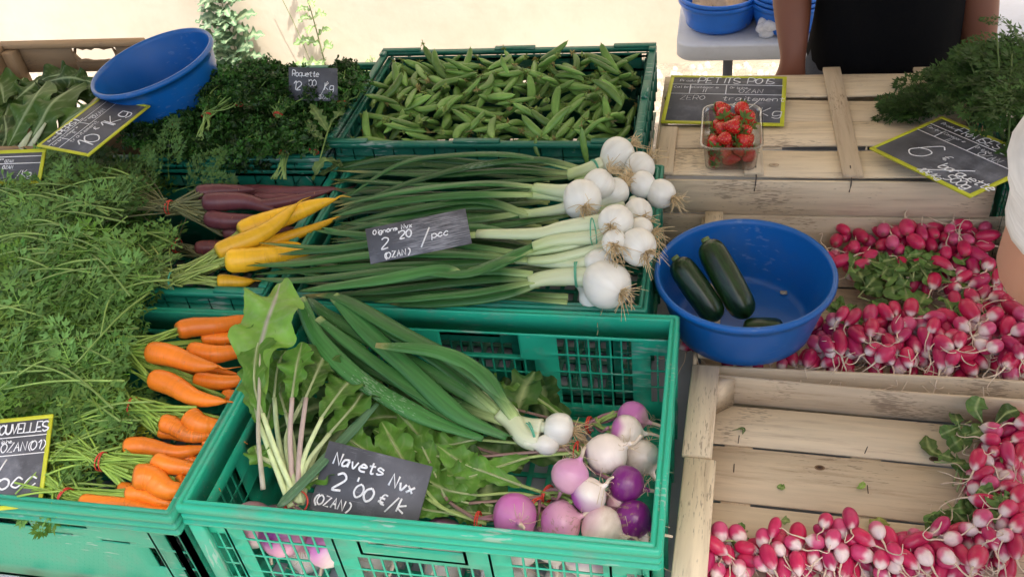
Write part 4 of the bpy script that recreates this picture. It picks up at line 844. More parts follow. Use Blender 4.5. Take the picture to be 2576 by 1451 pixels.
# back pair
t = obunch('two white onions at the back, the ones nearest the pea crate', (1560, 400, .86))
ob(t, (1556, 388, .868), (1610, 350, .885), 43); ob(t, (1610, 420, .86), (1652, 380, .875), 38)
ostem(t, [(1512, 412, .862), (1480, 425, .86), (1430, 440, .85)], 17, 20); ostem(t, [(1570, 455, .845), (1530, 460, .85), (1450, 452, .845)], 13, 16)
for p_, w_, dk in (([(1450, 430, .85), (1300, 392, .87), (1130, 392, .87), (1000, 415, .855), (868, 500, .82)], .015, .9), ([(1470, 425, .85), (1350, 402, .865), (1180, 420, .86), (1000, 470, .84), (870, 530, .81)], .016, .7),
                   ([(1460, 440, .85), (1280, 430, .85), (1100, 440, .85), (850, 430, .84)], .016, .7), ([(1455, 445, .84), (1300, 455, .845), (1100, 465, .845), (862, 452, .835)], .015, .8), ([(1460, 440, .84), (1250, 415, .85), (1000, 398, .86), (850, 425, .83)], .014, .6)): oleaf(t, p_, w_, .2, dk)
band(P(1497, 420, .861), P(1512, 412, .862)-P(1480, 425, .86), .0125, GRN).build('tie_band', M_band, t)
# upper middle
t = obunch('white onion bunch with a big bulb whose tan roots face the viewer', (1465, 505, .87))
ob(t, (1466, 503, .885), (1482, 560, .90), 50); ob(t, (1507, 462, .89), (1540, 425, .91), 40); ob(t, (1548, 482, .865), (1585, 455, .87), 36)
ostem(t, [(1440, 482, .885), (1400, 480, .88), (1345, 472, .868)], 20, 18); ostem(t, [(1450, 500, .872), (1400, 492, .87), (1330, 490, .86)], 18, 15); ostem(t, [(1430, 522, .865), (1390, 530, .86), (1310, 540, .85)], 16, 14)
for p_, w_, dk in (([(1352, 470, .872), (1200, 462, .878), (1000, 485, .87), (842, 520, .835)], .018, 1.15), ([(1340, 490, .866), (1150, 492, .872), (980, 512, .86), (835, 545, .83)], .017, 1.1), ([(1330, 540, .855), (1200, 505, .862), (1020, 530, .86), (860, 565, .82)], .018, .85),
                   ([(1360, 475, .865), (1250, 485, .862), (1050, 500, .855), (846, 500, .83)], .015, .8), ([(1320, 535, .852), (1150, 560, .855), (1000, 570, .85), (850, 560, .82)], .016, .9), ([(1330, 530, .85), (1180, 520, .856), (980, 555, .848), (830, 590, .815)], .015, .8)): oleaf(t, p_, w_, .22, dk)
# right trio
t = obunch('white onions at the far right edge hanging over the wooden boards', (1630, 480, .86))
ob(t, (1614, 465, .86), (1575, 440, .87), 34); ob(t, (1664, 488, .85), (1690, 500, .85), 37); ob(t, (1606, 533, .865), (1622, 570, .87), 36)
ostem(t, [(1570, 520, .85), (1520, 530, .85), (1420, 535, .845)], 16, 14)
for p_, w_, dk in (([(1430, 530, .848), (1250, 545, .85), (1050, 545, .85), (870, 600, .82)], .016, .8), ([(1430, 540, .845), (1250, 570, .845), (1050, 590, .84), (830, 610, .815)], .016, .8)): oleaf(t, p_, w_, .2, dk)
# centre, green tie
t = obunch('thick stemmed onion bunch with a green tie, to the right of the price slate', (1550, 570, .87))
ob(t, (1548, 560, .89), (1522, 592, .905), 45); ob(t, (1545, 608, .885), (1552, 640, .90), 32); ob(t, (1604, 622, .875), (1650, 655, .885), 47); ob(t, (1612, 578, .862), (1650, 590, .86), 32)
ostem(t, [(1530, 560, .88), (1420, 575, .875), (1350, 588, .87), (1200, 588, .865)], 26, 15, .2, .5); ostem(t, [(1520, 595, .87), (1400, 605, .87), (1340, 620, .865)], 20, 16, .2, .8); ostem(t, [(1530, 620, .86), (1400, 650, .855), (1330, 655, .85)], 14, 13, .2, .8); ostem(t, [(1500, 600, .86), (1420, 622, .86), (1300, 640, .85)], 13, 12)
band(P(1492, 582, .878), A(1, .15, .03), .020, GRN).build('tie_band', M_band, t)
for p_, w_, dk in (([(1345, 625, .862), (1250, 660, .868), (1160, 690, .87), (1000, 680, .865), (760, 705, .84), (632, 700, .83)], .018, 1.0), ([(1330, 600, .862), (1200, 570, .868), (1050, 590, .86), (830, 622, .845), (642, 610, .84)], .014, 1.1),
                   ([(1210, 590, .866), (1000, 605, .858), (850, 625, .845), (700, 640, .835)], .016, .9), ([(1340, 655, .85), (1150, 640, .858), (950, 640, .85), (760, 662, .84), (620, 668, .835)], .018, 1.15), ([(1330, 640, .85), (1100, 610, .852), (900, 590, .845), (790, 580, .83)], .014, 1.),
                   ([(1300, 640, .846), (1100, 640, .85), (900, 640, .84), (720, 655, .825)], .016, .8), ([(1320, 650, .845), (1100, 665, .85), (900, 672, .84), (640, 690, .825)], .017, .9), ([(1300, 600, .855), (1150, 580, .856), (950, 600, .845), (860, 585, .84), (808, 572, .84)], .011, 1.2)): oleaf(t, p_, w_, .18, dk)
# front
t = obunch('front onion bunch whose largest bulb rests over the crate rim', (1520, 715, .84))
ob(t, (1528, 716, .842), (1580, 748, .85), 60, el=1.05, nk=1.6); ob(t, (1508, 662, .852), (1545, 672, .855), 36); ob(t, (1487, 752, .80), (1510, 780, .79), 30)
ostem(t, [(1490, 700, .84), (1440, 695, .84), (1370, 700, .838), (1330, 710, .835)], 27, 22, .15, .6); ostem(t, [(1480, 660, .848), (1440, 665, .846), (1330, 655, .842), (1270, 652, .84)], 20, 12, .2, .6)
band(P(1450, 690, .842), A(1, .12, .02), .0185, GRN).build('tie_band', M_band, t)
for p_, w_, dk in (([(1345, 708, .84), (1200, 735, .838), (1050, 750, .832), (940, 760, .825)], .017, 1.2), ([(1340, 690, .842), (1200, 680, .846), (1000, 700, .845), (758, 735, .832)], .017, .9), ([(1160, 690, .868), (1100, 678, .872), (950, 705, .866), (752, 732, .85)], .021, 1.35),
                   ([(1160, 692, .866), (1240, 668, .866), (1300, 640, .865), (1375, 604, .862)], .020, 1.1), ([(1340, 700, .836), (1200, 705, .835), (1000, 728, .83), (800, 745, .82)], .016, .8), ([(1350, 715, .83), (1250, 745, .825), (1100, 762, .815), (980, 765, .81)], .018, 1.0), ([(1330, 655, .84), (1200, 665, .842), (1000, 685, .84), (850, 700, .83), (640, 660, .832)], .014, .8)): oleaf(t, p_, w_, .2, dk)
# lower filler onions, deep in the crate
t = obunch('dark onion leaves lying deepest in the crate under the others', (1200, 600, .8))
for k in range(26):
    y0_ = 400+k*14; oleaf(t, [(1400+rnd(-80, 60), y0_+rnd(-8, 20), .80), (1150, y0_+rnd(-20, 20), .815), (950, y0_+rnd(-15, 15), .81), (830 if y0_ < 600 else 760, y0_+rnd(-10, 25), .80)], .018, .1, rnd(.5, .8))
# bunch lying in the turnip crate
t = obunch('spring onion bunch slumped across the turnip crate, leaves folded over its rim', (1380, 1090, .76))
ob(t, (1408, 1080, .765), (1450, 1085, .763), 44, el=.85, nk=1.0); ob(t, (1378, 1118, .758), (1415, 1120, .752), 26, el=1.2, nk=1.6)
ostem(t, [(1362, 1078, .765), (1330, 1072, .765), (1300, 1062, .765)], 26, 22, .1, .5); ostem(t, [(1350, 1112, .76), (1320, 1100, .765), (1290, 1060, .77), (1262, 1035, .775)], 24, 28, .1, .55); ostem(t, [(1290, 1045, .772), (1250, 1010, .775), (1200, 990, .778)], 20, 14, .5, .7)
band(P(1337, 1092, .764), P(1365, 1082, .765)-P(1310, 1100, .765), .0165, GRN).build('tie_band', M_band, t)
for p_, w_, dk, cut in (([(755, 752, .845), (800, 850, .83), (900, 950, .81), (1060, 1045, .79), (1215, 1103, .775)], .027, 1.5, 1), ([(800, 800, .84), (900, 880, .825), (1050, 985, .80), (1180, 1060, .785), (1290, 1098, .77)], .020, 1.15, 0), ([(840, 745, .85), (920, 830, .835), (1030, 930, .815), (1150, 1040, .795), (1275, 1100, .775)], .027, 1.25, 1),
                        ([(1300, 1058, .775), (1240, 980, .80), (1150, 910, .825), (1000, 830, .845), (860, 750, .85), (790, 742, .845)], .026, .95, 0), ([(1285, 1040, .78), (1210, 940, .815), (1100, 885, .835), (945, 868, .845)], .025, 1.3, 1), ([(1270, 1050, .77), (1120, 960, .80), (960, 870, .82), (820, 790, .83), (770, 745, .83)], .022, .9, 0), ([(1270, 1060, .77), (1100, 1000, .785), (930, 920, .80), (800, 830, .81), (740, 760, .815)], .022, .8, 0), ([(1260, 1040, .775), (1090, 900, .815), (950, 820, .835), (850, 760, .84)], .020, .8, 0), ([(1180, 1090, .775), (1000, 960, .80), (900, 870, .82), (835, 825, .83)], .013, 1.6, 0)):
    o = oleaf(t, p_ , w_, .001 if p_[0][0] < 1000 else .16, dk, tipcut=bool(cut), flat=.30)
t = thing('onion_leaf', 'single blue green onion leaf lying slantwise over the turnip stalks', 'onion leaf', tuple(P(820, 1150, .79)))
p = cr(PP([(700, 1275, .79), (760, 1215, .795), (860, 1110, .80), (948, 1015, .80)]), 20); mb = MB(); mb.tube(p, np.interp(np.linspace(0, 1, 20), [0, .1, .8, 1], [.004, .0075, .0085, .004]), 12, flat=.4, col=(.075, .17, .085)); mb.build('leaf', M_onleaf, t)

# ---------------------------------------------------------------- turnips
LAV, WHT, DPU, PINK = (.50, .16, .42), (.80, .72, .66), (.20, .015, .20), (.66, .36, .46)
def turnip(t, c, tail, r, top=LAV, bot=WHT, split=.45, soft=.25, troot=1., rough=0):
    C_ = P(*c) if c[0] > 5 else np.array(c); Tl = P(*tail) if tail[0] > 5 else np.array(tail); ax = nrm(Tl-C_); r = pxr(C_, r) if r > 1 else r
    s = np.array([-1.0, -.95, -.85, -.65, -.35, 0, .35, .62, .8, .92, 1.05, 1.3]); rr = np.array([.12, .32, .58, .84, .98, 1.02, .95, .76, .52, .28, .15, .10]); n = 36
    p = cr(C_+ax*s[:, None]*r, n); rf = np.interp(np.linspace(0, 1, n), np.linspace(0, 1, 12), rr)*r; tt = (p-C_)@ax/r
    seg = 32; V = MB(); V.tube(p, rf, seg, up=(.3, .2, 1), col=np.zeros((n, 3)), cap=True)
    vv = V.V[0]; tt = (vv-C_)@ax/r; wob = .12*np.sin(vv[:, 0]*190)+.1*np.sin(vv[:, 1]*150+vv[:, 2]*170); k = np.clip((tt-(split*2-1)+wob)/soft*.5+.5, 0, 1)[:, None]; pc_ = C_+(vv-C_)@ax[:, None]*ax; a_ = rnd(0, 6, ); V.V[0] = pc_+(vv-pc_)*(1+.05*np.sin(vv[:, 0]*70+a_)+.04*np.sin(vv[:, 1]*90+vv[:, 2]*60+a_))[:, None]
    col = np.array(top)*(1-k)+np.array(bot)*k; g = np.clip((-tt-.88)*6, 0, 1)[:, None]; col = col*(1-g)+np.array((.30, .36, .14))*g; V.C[0] = col
    o = V.build('turnip', M_turnip, t)
    mb = MB(); e = C_+ax*r*1.2; q = [e, e+ax*r*.3*troot+rng.normal(0, .002, 3), e+ax*r*.75*troot+rng.normal(0, .004, 3)]; mb.tube(cr(q, 8), np.linspace(r*.12, r*.07 if troot < 1.2 else .0005, 8), 8, col=(.66, .55, .42))
    u = nrm(np.cross(ax, A(.3, .2, 1))); v = np.cross(ax, u)
    for _ in range(9):
        a = rnd(0, 6.28); b = C_+ax*r*rnd(.85, 1.25)+(math.cos(a)*u+math.sin(a)*v)*r*.2; d = math.cos(a)*u+math.sin(a)*v+ax*rnd(-.3, .8); mb.tube(cr([b, b+d*.008, b+d*.014+rng.normal(0, .006, 3)], 7), .00035, 4, col=(.62, .5, .34))
    mb.build('root_tail', M_root, o); return C_-ax*r*.95
def tbunch(label, tie, tn, r=.010, stc=(.22, .34, .09), axis=A(1, 0, 0), leaves=(), ns=4, tcol=RED, sw=1., pale=False):
    T = P(*tie); t = thing('turnip_bunch', label, 'turnips', tuple(T), 'bunches of purple turnips'); crowns = [turnip(t, *q) for q in tn]
    mb = MB()
    for c in crowns:
        for k in range(ns): mb.tube(cr([c+rng.normal(0, .003, 3), (c+T)/2+rng.normal(0, .003, 3), T+rng.normal(0, r*.45, 3)], 7), [.0035, .003, .0026, .0024, .0024, .0024, .0024], 8, flat=.7, col=np.array(stc if k % 3 else (.28, .14, .18))*rnd(.8, 1.2))
    for (pts, w_, stem) in leaves:
        p = PP(pts); q = cr([T+rng.normal(0, r*.45, 3)]+list(p[:max(2, stem)]), 12); mb.tube(q, np.linspace(.0026, .0022, 12)*sw, 8, flat=.7, col=np.array(((.52, .62, .33) if random.random() < .9 else (.50, .40, .36)) if pale else ((.30, .42, .14) if random.random() < .65 else (.26, .17, .15)))*rnd(.85, 1.2))
    mb.build('stalks', M_stalk, t)
    for (pts, w_, stem) in leaves:
        p = PP(pts)[max(0, stem-1):]; mb = MB(); kk = rnd(.8, 1.25)
        leafblade(mb, p, pxr(p[0], w_)*(1.25 if pale else .98), up=(rnd(-.35, .35), rnd(-.7, -.1), 1), col=np.array((.080, .20, .026))*kk, mid=(.38, .48, .2), wav=.14, serr=.13, n=40, m=13, prof=[.2, .42, .5, .68, .88, 1, .95, .6, .1], fold=.15, nw=6, vein=.3); rp = cr(p, 12)[:10]; mb.tube(rp+A(0, -.0006, .0008), np.linspace(.0020, .0006, 10)*(1.1 if pale else .8), 6, col=(.42, .50, .26)); mb.build('leaf', M_leaf, t)
    band(T, axis, r, tcol, n=2).build('tie_band', M_band, t); return t
tbunch('pair of lavender turnips at the very back of the turnip crate', (1482, 1068, .742), [((1592, 1048, .745), (1650, 1068, .742), 40, LAV, PINK, .8, .3), ((1578, 1086, .762), (1640, 1092, .758), 42, LAV, WHT, .32, .2)], .011, axis=A(1, -.1, .1),
       leaves=[([(1400, 1055, .74), (1300, 1030, .74), (1250, 980, .745), (1210, 950, .74)], 60, 2), ([(1420, 1050, .735), (1350, 1000, .735), (1290, 990, .74), (1240, 1010, .74)], 55, 1), ([(1400, 1070, .73), (1200, 1030, .72), (1000, 1010, .73), (900, 1000, .73)], 80, 2)])
tbunch('bunch with the large white turnip purple only at its crown', (1452, 1132, .75), [((1527, 1140, .775), (1592, 1112, .79), 53, DPU, WHT, .16, .15), ((1615, 1152, .74), (1640, 1190, .73), 45, WHT, WHT), ((1578, 1218, .765), (1630, 1232, .76), 45, DPU, (.30, .05, .26), .8, .4)], .012,
       leaves=[([(1300, 1140, .755), (1180, 1150, .76), (1060, 1140, .765), (940, 1080, .77)], 90, 2), ([(1350, 1120, .755), (1200, 1105, .76), (1100, 1120, .76), (1000, 1090, .765)], 80, 2), ([(1330, 1150, .75), (1250, 1175, .755), (1170, 1200, .76), (1100, 1190, .76)], 85, 1), ([(1300, 1160, .745), (1200, 1215, .75), (1100, 1160, .755), (1010, 1130, .76)], 80, 2), ([(1300, 1150, .74), (1150, 1110, .745), (1000, 1050, .75), (900, 1060, .76)], 90, 2)])
tbunch('pair of turnips in the middle, a round pale purple one on top', (1378, 1243, .742), [((1437, 1196, .792), (1462, 1150, .81), 46, PINK, (.56, .26, .46), .6, .6), ((1482, 1244, .775), (1528, 1216, .79), 44, (.36, .07, .34), WHT, .45, .5), ((1560, 1262, .74), (1590, 1280, .73), 36, PINK, WHT, .4, .5)], .012, axis=A(.8, -.5, .1),
       leaves=[([(1300, 1240, .745), (1200, 1245, .75), (1120, 1230, .755), (1020, 1180, .76)], 85, 2), ([(1310, 1220, .75), (1230, 1190, .76), (1165, 1165, .765), (1100, 1120, .77)], 80, 1), ([(1300, 1255, .74), (1180, 1265, .745), (1050, 1230, .75), (950, 1180, .76)], 80, 2)])
tbunch('front turnips against the rim, one deep purple and one pale pink', (1352, 1272, .735), [((1412, 1312, .752), (1480, 1292, .765), 52, (.52, .20, .46), PINK, .55, .6), ((1515, 1325, .75), (1560, 1345, .745), 52, PINK, WHT, .25, .5), ((1592, 1308, .745), (1640, 1330, .74), 48, DPU, (.30, .02, .26), .9, .3), ((1600, 1352, .715), (1630, 1370, .70), 34, WHT, WHT)], .012, axis=A(.7, -.6, .1),
       leaves=[([(1280, 1275, .735), (1200, 1265, .74), (1130, 1255, .745), (1080, 1200, .75)], 70, 2), ([(1290, 1290, .73), (1200, 1290, .735), (1130, 1280, .74)], 60, 1)])
tbunch('single glossy purple turnip showing its roots beside the price slate', (1203, 1310, .738), [((1298, 1300, .762), (1318, 1335, .80), 56, (.50, .10, .40), (.56, .22, .44), .75, .6)], .012,
       leaves=[([(1120, 1250, .75), (1080, 1160, .765), (1040, 1080, .775), (1000, 1040, .78)], 80, 1), ([(1100, 1270, .75), (1000, 1180, .77), (900, 1120, .78), (860, 1090, .785)], 85, 2), ([(1120, 1280, .745), (1060, 1220, .765), (1010, 1150, .775), (960, 1060, .78)], 90, 2), ([(1130, 1290, .735), (1050, 1275, .74), (980, 1230, .745)], 70, 1)])
tbunch('turnip bunch at the left of the crate with pale stalks fanning upwards', (745, 1262, .775), [((.10, .040, .70), (.13, .035, .66), .034, DPU, PINK, .5, .5), ((.165, .038, .69), (.19, .034, .66), .032, LAV, WHT, .5, .5), ((.05, .045, .70), (.03, .04, .66), .032, PINK, WHT, .4, .4)], .015, (.55, .60, .38), A(.1, -.6, .8),
       leaves=[([(700, 1150, .80), (660, 1040, .83), (640, 960, .845), (650, 860, .86), (680, 790, .87)], 70, 2), ([(680, 1140, .80), (650, 1060, .82), (635, 980, .83), (630, 900, .84)], 60, 2), ([(730, 1100, .80), (735, 1000, .82), (745, 930, .83), (760, 860, .84)], 75, 2), ([(755, 1120, .80), (770, 1000, .82), (800, 930, .82), (830, 860, .82)], 80, 2), ([(765, 1150, .795), (810, 1050, .81), (860, 980, .81), (900, 940, .80)], 90, 2), ([(770, 1170, .79), (830, 1090, .80), (890, 1020, .80), (930, 960, .79)], 90, 2), ([(690, 1170, .79), (655, 1150, .80), (640, 1120, .80)], 50, 1), ([(760, 1220, .78), (800, 1200, .785), (850, 1160, .78)], 60, 1), ([(700, 1100, .78), (690, 1000, .80), (700, 920, .81), (720, 880, .82)], 60, 2), ([(720, 1110, .79), (760, 1010, .80), (790, 940, .80), (800, 880, .80)], 90, 2), ([(790, 1150, .78), (850, 1060, .785), (900, 1000, .785), (960, 960, .78)], 95, 2), ([(700, 1180, .77), (670, 1080, .78), (690, 1000, .78), (740, 940, .78)], 90, 2), ([(740, 1130, .785), (720, 1040, .79), (700, 970, .79), (690, 900, .80)], 90, 2)], ns=2, sw=1.5, pale=True)
# the big pale leaf standing over the crate corner
t = thing('turnip_leaf', 'large bright crumpled turnip leaf flopped over the corner where four crates meet', 'leaf', tuple(P(680, 900, .8)))
mb = MB(); leafblade(mb, PP([(660, 1000, .83), (652, 900, .85), (668, 820, .87), (690, 760, .88), (705, 712, .87)]), .082, up=(.2, -.8, .7), col=(.17, .34, .055), mid=(.50, .46, .40), wav=.22, serr=.07, n=44, m=19, prof=[.1, .3, .75, .95, 1, 1, .95, .7, .2], fold=.1, nw=4, vein=.25); mb.build('blade', M_leaf, t)
mb = MB(); mb.tube(cr(PP([(662, 1230, .79), (650, 1100, .82), (652, 990, .84), (654, 890, .853)]), 14), np.linspace(.0035, .002, 14), 8, col=(.42, .40, .30)); mb.build('stalk', M_stalk, t)
# lower turnips visible through the front mesh
t = thing('turnip_bunch', 'row of pink and white turnips seen only through the front mesh of the crate', 'turnips', (.3, .06, .64), 'bunches of purple turnips')
for k, x in enumerate((.07, .13, .19, .25, .31, .37, .415, .46, .505, .55)): turnip(t, (x, .062+rnd(0, .012), .665+rnd(-.02, .03)), (x+rnd(-.02, .02), .02, .63), .029, (LAV, PINK, PINK, (.5, .1, .4))[k % 4], WHT, rnd(.3, .5), .4)
for k, x in enumerate((.10, .2, .3, .40, .47, .54)): turnip(t, (x, .066, .612), (x, .02, .6), .027, PINK, WHT, .3, .4)
# leaves filling the depth of the crate
t = thing('turnip_leaves', 'tangle of dark turnip leaves lying low in the middle of the crate', 'leaves', (.3, .2, .7))
for k in range(46):
    x, y = rnd(.07, .42), rnd(.09, .34); z = .70+.03*random.random()-(.03 if y > .3 else 0); a = rnd(0, 6.28); d = A(math.cos(a), math.sin(a), 0); mb = MB()
    leafblade(mb, [A(x, y, z)-d*.05, A(x, y, z+.012), A(x, y, z)+d*.05], rnd(.04, .06), col=np.array((.06, .15, .03))*rnd(.5, 1.2), wav=.2, serr=.12, n=16, m=7, nw=4); mb.build('leaf', M_leaf, t)

# ---------------------------------------------------------------- courgettes in the bowl
def courgette(label, a, b, r, tip=.6):
    a, b = np.array(a), np.array(b); t_ = np.sin(np.linspace(-np.pi/2, np.pi/2, 30))*.5+.5; p = a+(b-a)*t_[:, None]; prof = np.interp(t_, [0, .01, .03, .06, .11, .2, .5, .8, .9, .96, .985, 1], [.12, .36, .6, .78, .92, 1, 1.05, 1, .88, .62, .38, .1])
    mb = MB(); mb.tube(p, r*prof, 40, up=(0, .2, 1), col=np.tile((.006, .026, .005), (30, 1))); V = mb.V[0]; k = np.arange(len(V)) % 40
    mb.V[0] = V+(V-np.repeat(p, 40, 0))*(.02*np.cos(k/40*2*np.pi*6))[:, None]; mb.C[0] = mb.C[0]*(1+.4*(np.cos(k/40*2*np.pi*5) > .6))[:, None]
    o = mb.build('courgette', M_courg, None, loc=a); tag(o, label, 'courgette', 'courgettes in the blue bowl')
    d = nrm(a-b); m2 = MB(); m2.tube([a-d*.002, a+d*.005], [r*.34, r*.30], 8, col=(.12, .18, .06)); m2.build('stem_end', M_stalk, o); return o
z0 = .732
courgette('big glossy dark courgette lying in the middle of the blue bowl', P(1776, 606, .822), P(1882, 800, .742), .0225)
courgette('courgette against the left wall of the bowl', P(1700, 652, .810), P(1808, 806, .740), .0205)
courgette('courgette mostly hidden under the big one at the bowl front', (BC[0]+.000, BC[1]-.055, .733), (BC[0]+.062, BC[1]-.052, .733), .021)
mb = MB(); p = P(1970, 737, .7105); 
for k in range(5): mb.box(p+A(rnd(-.006, .002), rnd(-.004, 0), 0), p+A(rnd(.003, .008), rnd(.001, .005), rnd(.001, .003)), (.42, .38, .30), .0005)
tag(mb.build('dirt_crumb', M_root), 'flaky grey brown crumb on the floor of the big blue bowl', 'crumb')

# ---------------------------------------------------------------- radishes
def radish_T(L, r, wf, hue, bend=0):
    L *= 1.08; r *= .86; wf -= .10; hue = (hue[0]*1.12, hue[1]*1.6+.004, hue[2]*1.25)
    t_ = np.array([0, .03, .08, .18, .32, .5, .66, .8, .9, .97, 1]); pr = np.array([.18, .36, .6, .86, .99, 1, .93, .72, .46, .22, .12]); n = 22
    tt = np.linspace(0, 1, n); p = np.stack([(tt-.5)*L, bend*np.sin(tt*np.pi)*L*.2, tt*0], -1); rf = np.interp(tt, t_, pr)*r
    mb = MB(); mb.tube(p, rf, 18, col=np.zeros((n, 3)), up=(0, 0, 1)); V = mb.V[0]; k = np.clip(((V[:, 0]/L+.5)-wf+.05*np.sin(V[:, 1]*500+V[:, 2]*400))/.22, 0, 1)[:, None]; k = k*k*(3-2*k)
    mb.C[0] = np.array(hue)*(1-k)+np.array((.80, .66, .64))*k; c = np.clip(.05-(V[:, 0]/L+.5), 0, .05)[:, None]*20*.6; mb.C[0] = mb.C[0]*(1-c)+np.array((.16, .14, .06))*c
    o = mb.build('radish', M_radish, None)
    mb = MB(); e = A(L*.49, 0, 0); a = rnd(-1, 1); q = [e, e+A(.01, .003*a, .001), e+A(.022, .010*a+rnd(-.004, .004), rnd(-.004, .006)), e+A(.034, .022*a, rnd(-.008, .01)), e+A(.038+rnd(-.012, .008), .036*a, rnd(-.01, .012))]
    mb.tube(cr(q, 18), np.interp(np.linspace(0, 1, 18), [0, .1, .3, 1], [r*.14, .0015, .0010, .0005]), 5, col=(.72, .60, .46)); ch = mb.build('root_tail', M_root, None); ch.parent = o
    return o, L, r
RTm = [radish_T(*q) for q in ((.034, .0112, .90, (.50, .010, .085)), (.030, .0125, .78, (.54, .016, .10)), (.040, .0115, .94, (.44, .008, .07)), (.028, .0118, .60, (.56, .03, .14)), (.036, .0128, .86, (.50, .008, .07)), (.032, .0105, .82, (.40, .008, .09)), (.026, .012, .68, (.56, .05, .17)), (.038, .0122, .90, (.47, .015, .10), .5), (.033, .0118, .84, (.54, .010, .085), -.5), (.024, .0108, .46, (.58, .09, .2)))]
hmU = HMap(.60, .38, 1.26, .82, lambda X, Y: .655+0*X)
hmL = HMap(.60, -.09, 1.26, .40, lambda X, Y: .645+0*X)
def radbunch(label, c, rx, ry, z, n, hm, yaw0, yawj, tilt=.2, mound=.0, leaves=(), lo=.62, xr=(.64, 1.215), yr=(.0, 1), sc=1.):
    C_ = P(*c, z); t = thing('radish_bunch', label, 'radishes', tuple(C_), 'bunches of pink radishes')
    for k in range(int(n*1.35)):
        o, L, r = RTm[random.randrange(len(RTm))]
        best = None; s_ = sc*rnd(.88, 1.18); ptc = [(-L*.28*s_, 0), (0, 0), (L*.28*s_, 0)]; prd = [r*.85*s_, r*s_, r*.75*s_]
        for _ in range(16):
            a, rr = rnd(0, 2*np.pi), math.sqrt(random.random()); q = P(c[0]+rx*rr*math.cos(a), c[1]+ry*rr*math.sin(a), z)
            q = P(c[0]+rx*rr*math.cos(a), c[1]+ry*rr*math.sin(a), z); yaw = R_(yaw0+random.gauss(0, yawj*.65))
            if not (xr[0] < q[0] < xr[1] and yr[0] < q[1] < yr[1]): continue
            zt_ = hm.probe(q, yaw, ptc, prd, .72); db = math.hypot(q[0]-BC[0], q[1]-BC[1])
            if n > 6 and db < .135 and zt_ > .682-.018*(db < .11): continue
            if best is None or zt_ < best[0]: best = (zt_, q, yaw)
        if best is None or best[0] > z+.032: continue
        _, q, yaw = best; zz, pit = hm.drop((q[0], q[1]), yaw, ptc, prd, sink=.72, maxp=.8)
        if tilt: pit += rnd(-.3, tilt)
        qt = Quaternion((0, 0, 1), yaw)@Quaternion((0, 1, 0), -pit)@Quaternion((1, 0, 0), rnd(0, 6.28))
        d = dup(o, parent=t, loc=(q[0]-C_[0], q[1]-C_[1], zz-C_[2]), rot=qt, scale=(s_,)*3, name='radish')
    for (pts, w_) in leaves:
        mb = MB(); p = PP(pts); leafblade(mb, p, pxr(p[0], w_), up=(rnd(-.3, .3), rnd(-.6, 0), 1), col=np.array((.13, .25, .06))*rnd(.6, 1.1), mid=(.34, .44, .18), wav=.12, serr=.05, n=18, m=9, prof=[.12, .35, .7, 1, .95, .4], nw=3, fold=.15, vein=.2); mb.build('leaf', M_leaf, t)
        mb = MB(); d = nrm(p[0]-p[1]); mb.tube([p[0]+d*.02, p[0], p[1]], [.0015, .0014, .0008], 6, col=(.35, .42, .18)); mb.build('leaf_stalk', M_stalk, t)
    return t
def rl(px, py, z, n, rad, w_=46, a0=0, a1=360):
    out = []
    for k in range(n):
        a = R_(rnd(a0, a1)); bx, by = px+rnd(-rad, rad), py+rnd(-rad, rad)*.6; L = rnd(35, 60); out.append(([(bx, by, z+rnd(0, .012)), (bx+L*.5*math.cos(a), by+L*.5*math.sin(a)*.7, z+rnd(.008, .02)), (bx+L*math.cos(a), by+L*math.sin(a)*.7, z+rnd(0, .01))], w_*rnd(.8, 1.2)))
    return out
UY = (.425, .785)
radbunch('radish bunch at the left of the back heap, tails flung up against the board', (2160, 610), 70, 62, .68, 15, hmU, 100, 60, yr=UY, leaves=rl(2190, 700, .665, 14, 60))
radbunch('radish bunch in the middle of the back heap below the boards', (2285, 575), 75, 45, .69, 17, hmU, 95, 55, yr=UY, leaves=rl(2290, 670, .675, 14, 60))
radbunch('radish bunch at the right of the back heap next to the reaching arm', (2420, 590), 75, 55, .69, 18, hmU, 80, 70, yr=UY, leaves=rl(2400, 680, .668, 10, 60))
radbunch('loose radishes trailing down from the back heap over their leaves', (2330, 665), 70, 40, .685, 9, hmU, 250, 50, yr=UY, leaves=rl(2230, 690, .672, 16, 60))
radbunch('radish bunch between the back heap and front heap, right by the elbow', (2460, 715), 60, 60, .69, 20, hmU, 250, 60, yr=UY, leaves=rl(2420, 800, .675, 8, 50))
radbunch('radish bunch of the front heap touching the blue bowl', (2075, 855), 95, 48, .685, 30, hmU, 280, 60, yr=UY, leaves=rl(2110, 790, .672, 9, 50))
radbunch('radish bunch in the middle of the front heap', (2250, 850), 90, 62, .69, 36, hmU, 270, 60, yr=UY, leaves=rl(2210, 780, .675, 9, 50))
radbunch('radish bunch right of the middle of the front heap', (2400, 860), 80, 62, .69, 32, hmU, 265, 60, yr=UY, leaves=rl(2330, 790, .672, 6, 40))
radbunch('radish bunch at the frame edge in the upper crate', (2540, 850), 70, 75, .69, 34, hmU, 260, 60, yr=UY)
radbunch('few dark radishes squeezed under the front of the big blue bowl', (1900, 905), 90, 16, .665, 16, hmU, 270, 60, yr=UY, sc=.9)
radbunch('radishes peeping out behind the big blue bowl near the onion roots', (1722, 555), 34, 26, .69, 6, hmU, 90, 40, yr=(.4, .85), xr=(.55, 1))
radbunch('radishes in the shadow between blue bowl and turnip crate', (1735, 860), 24, 24, .66, 6, hmU, 270, 60, yr=(.4, .8), xr=(.55, 1), sc=.9)
LY = (-.045, .35); kw = dict(yr=LY, tilt=.25, sc=.90)
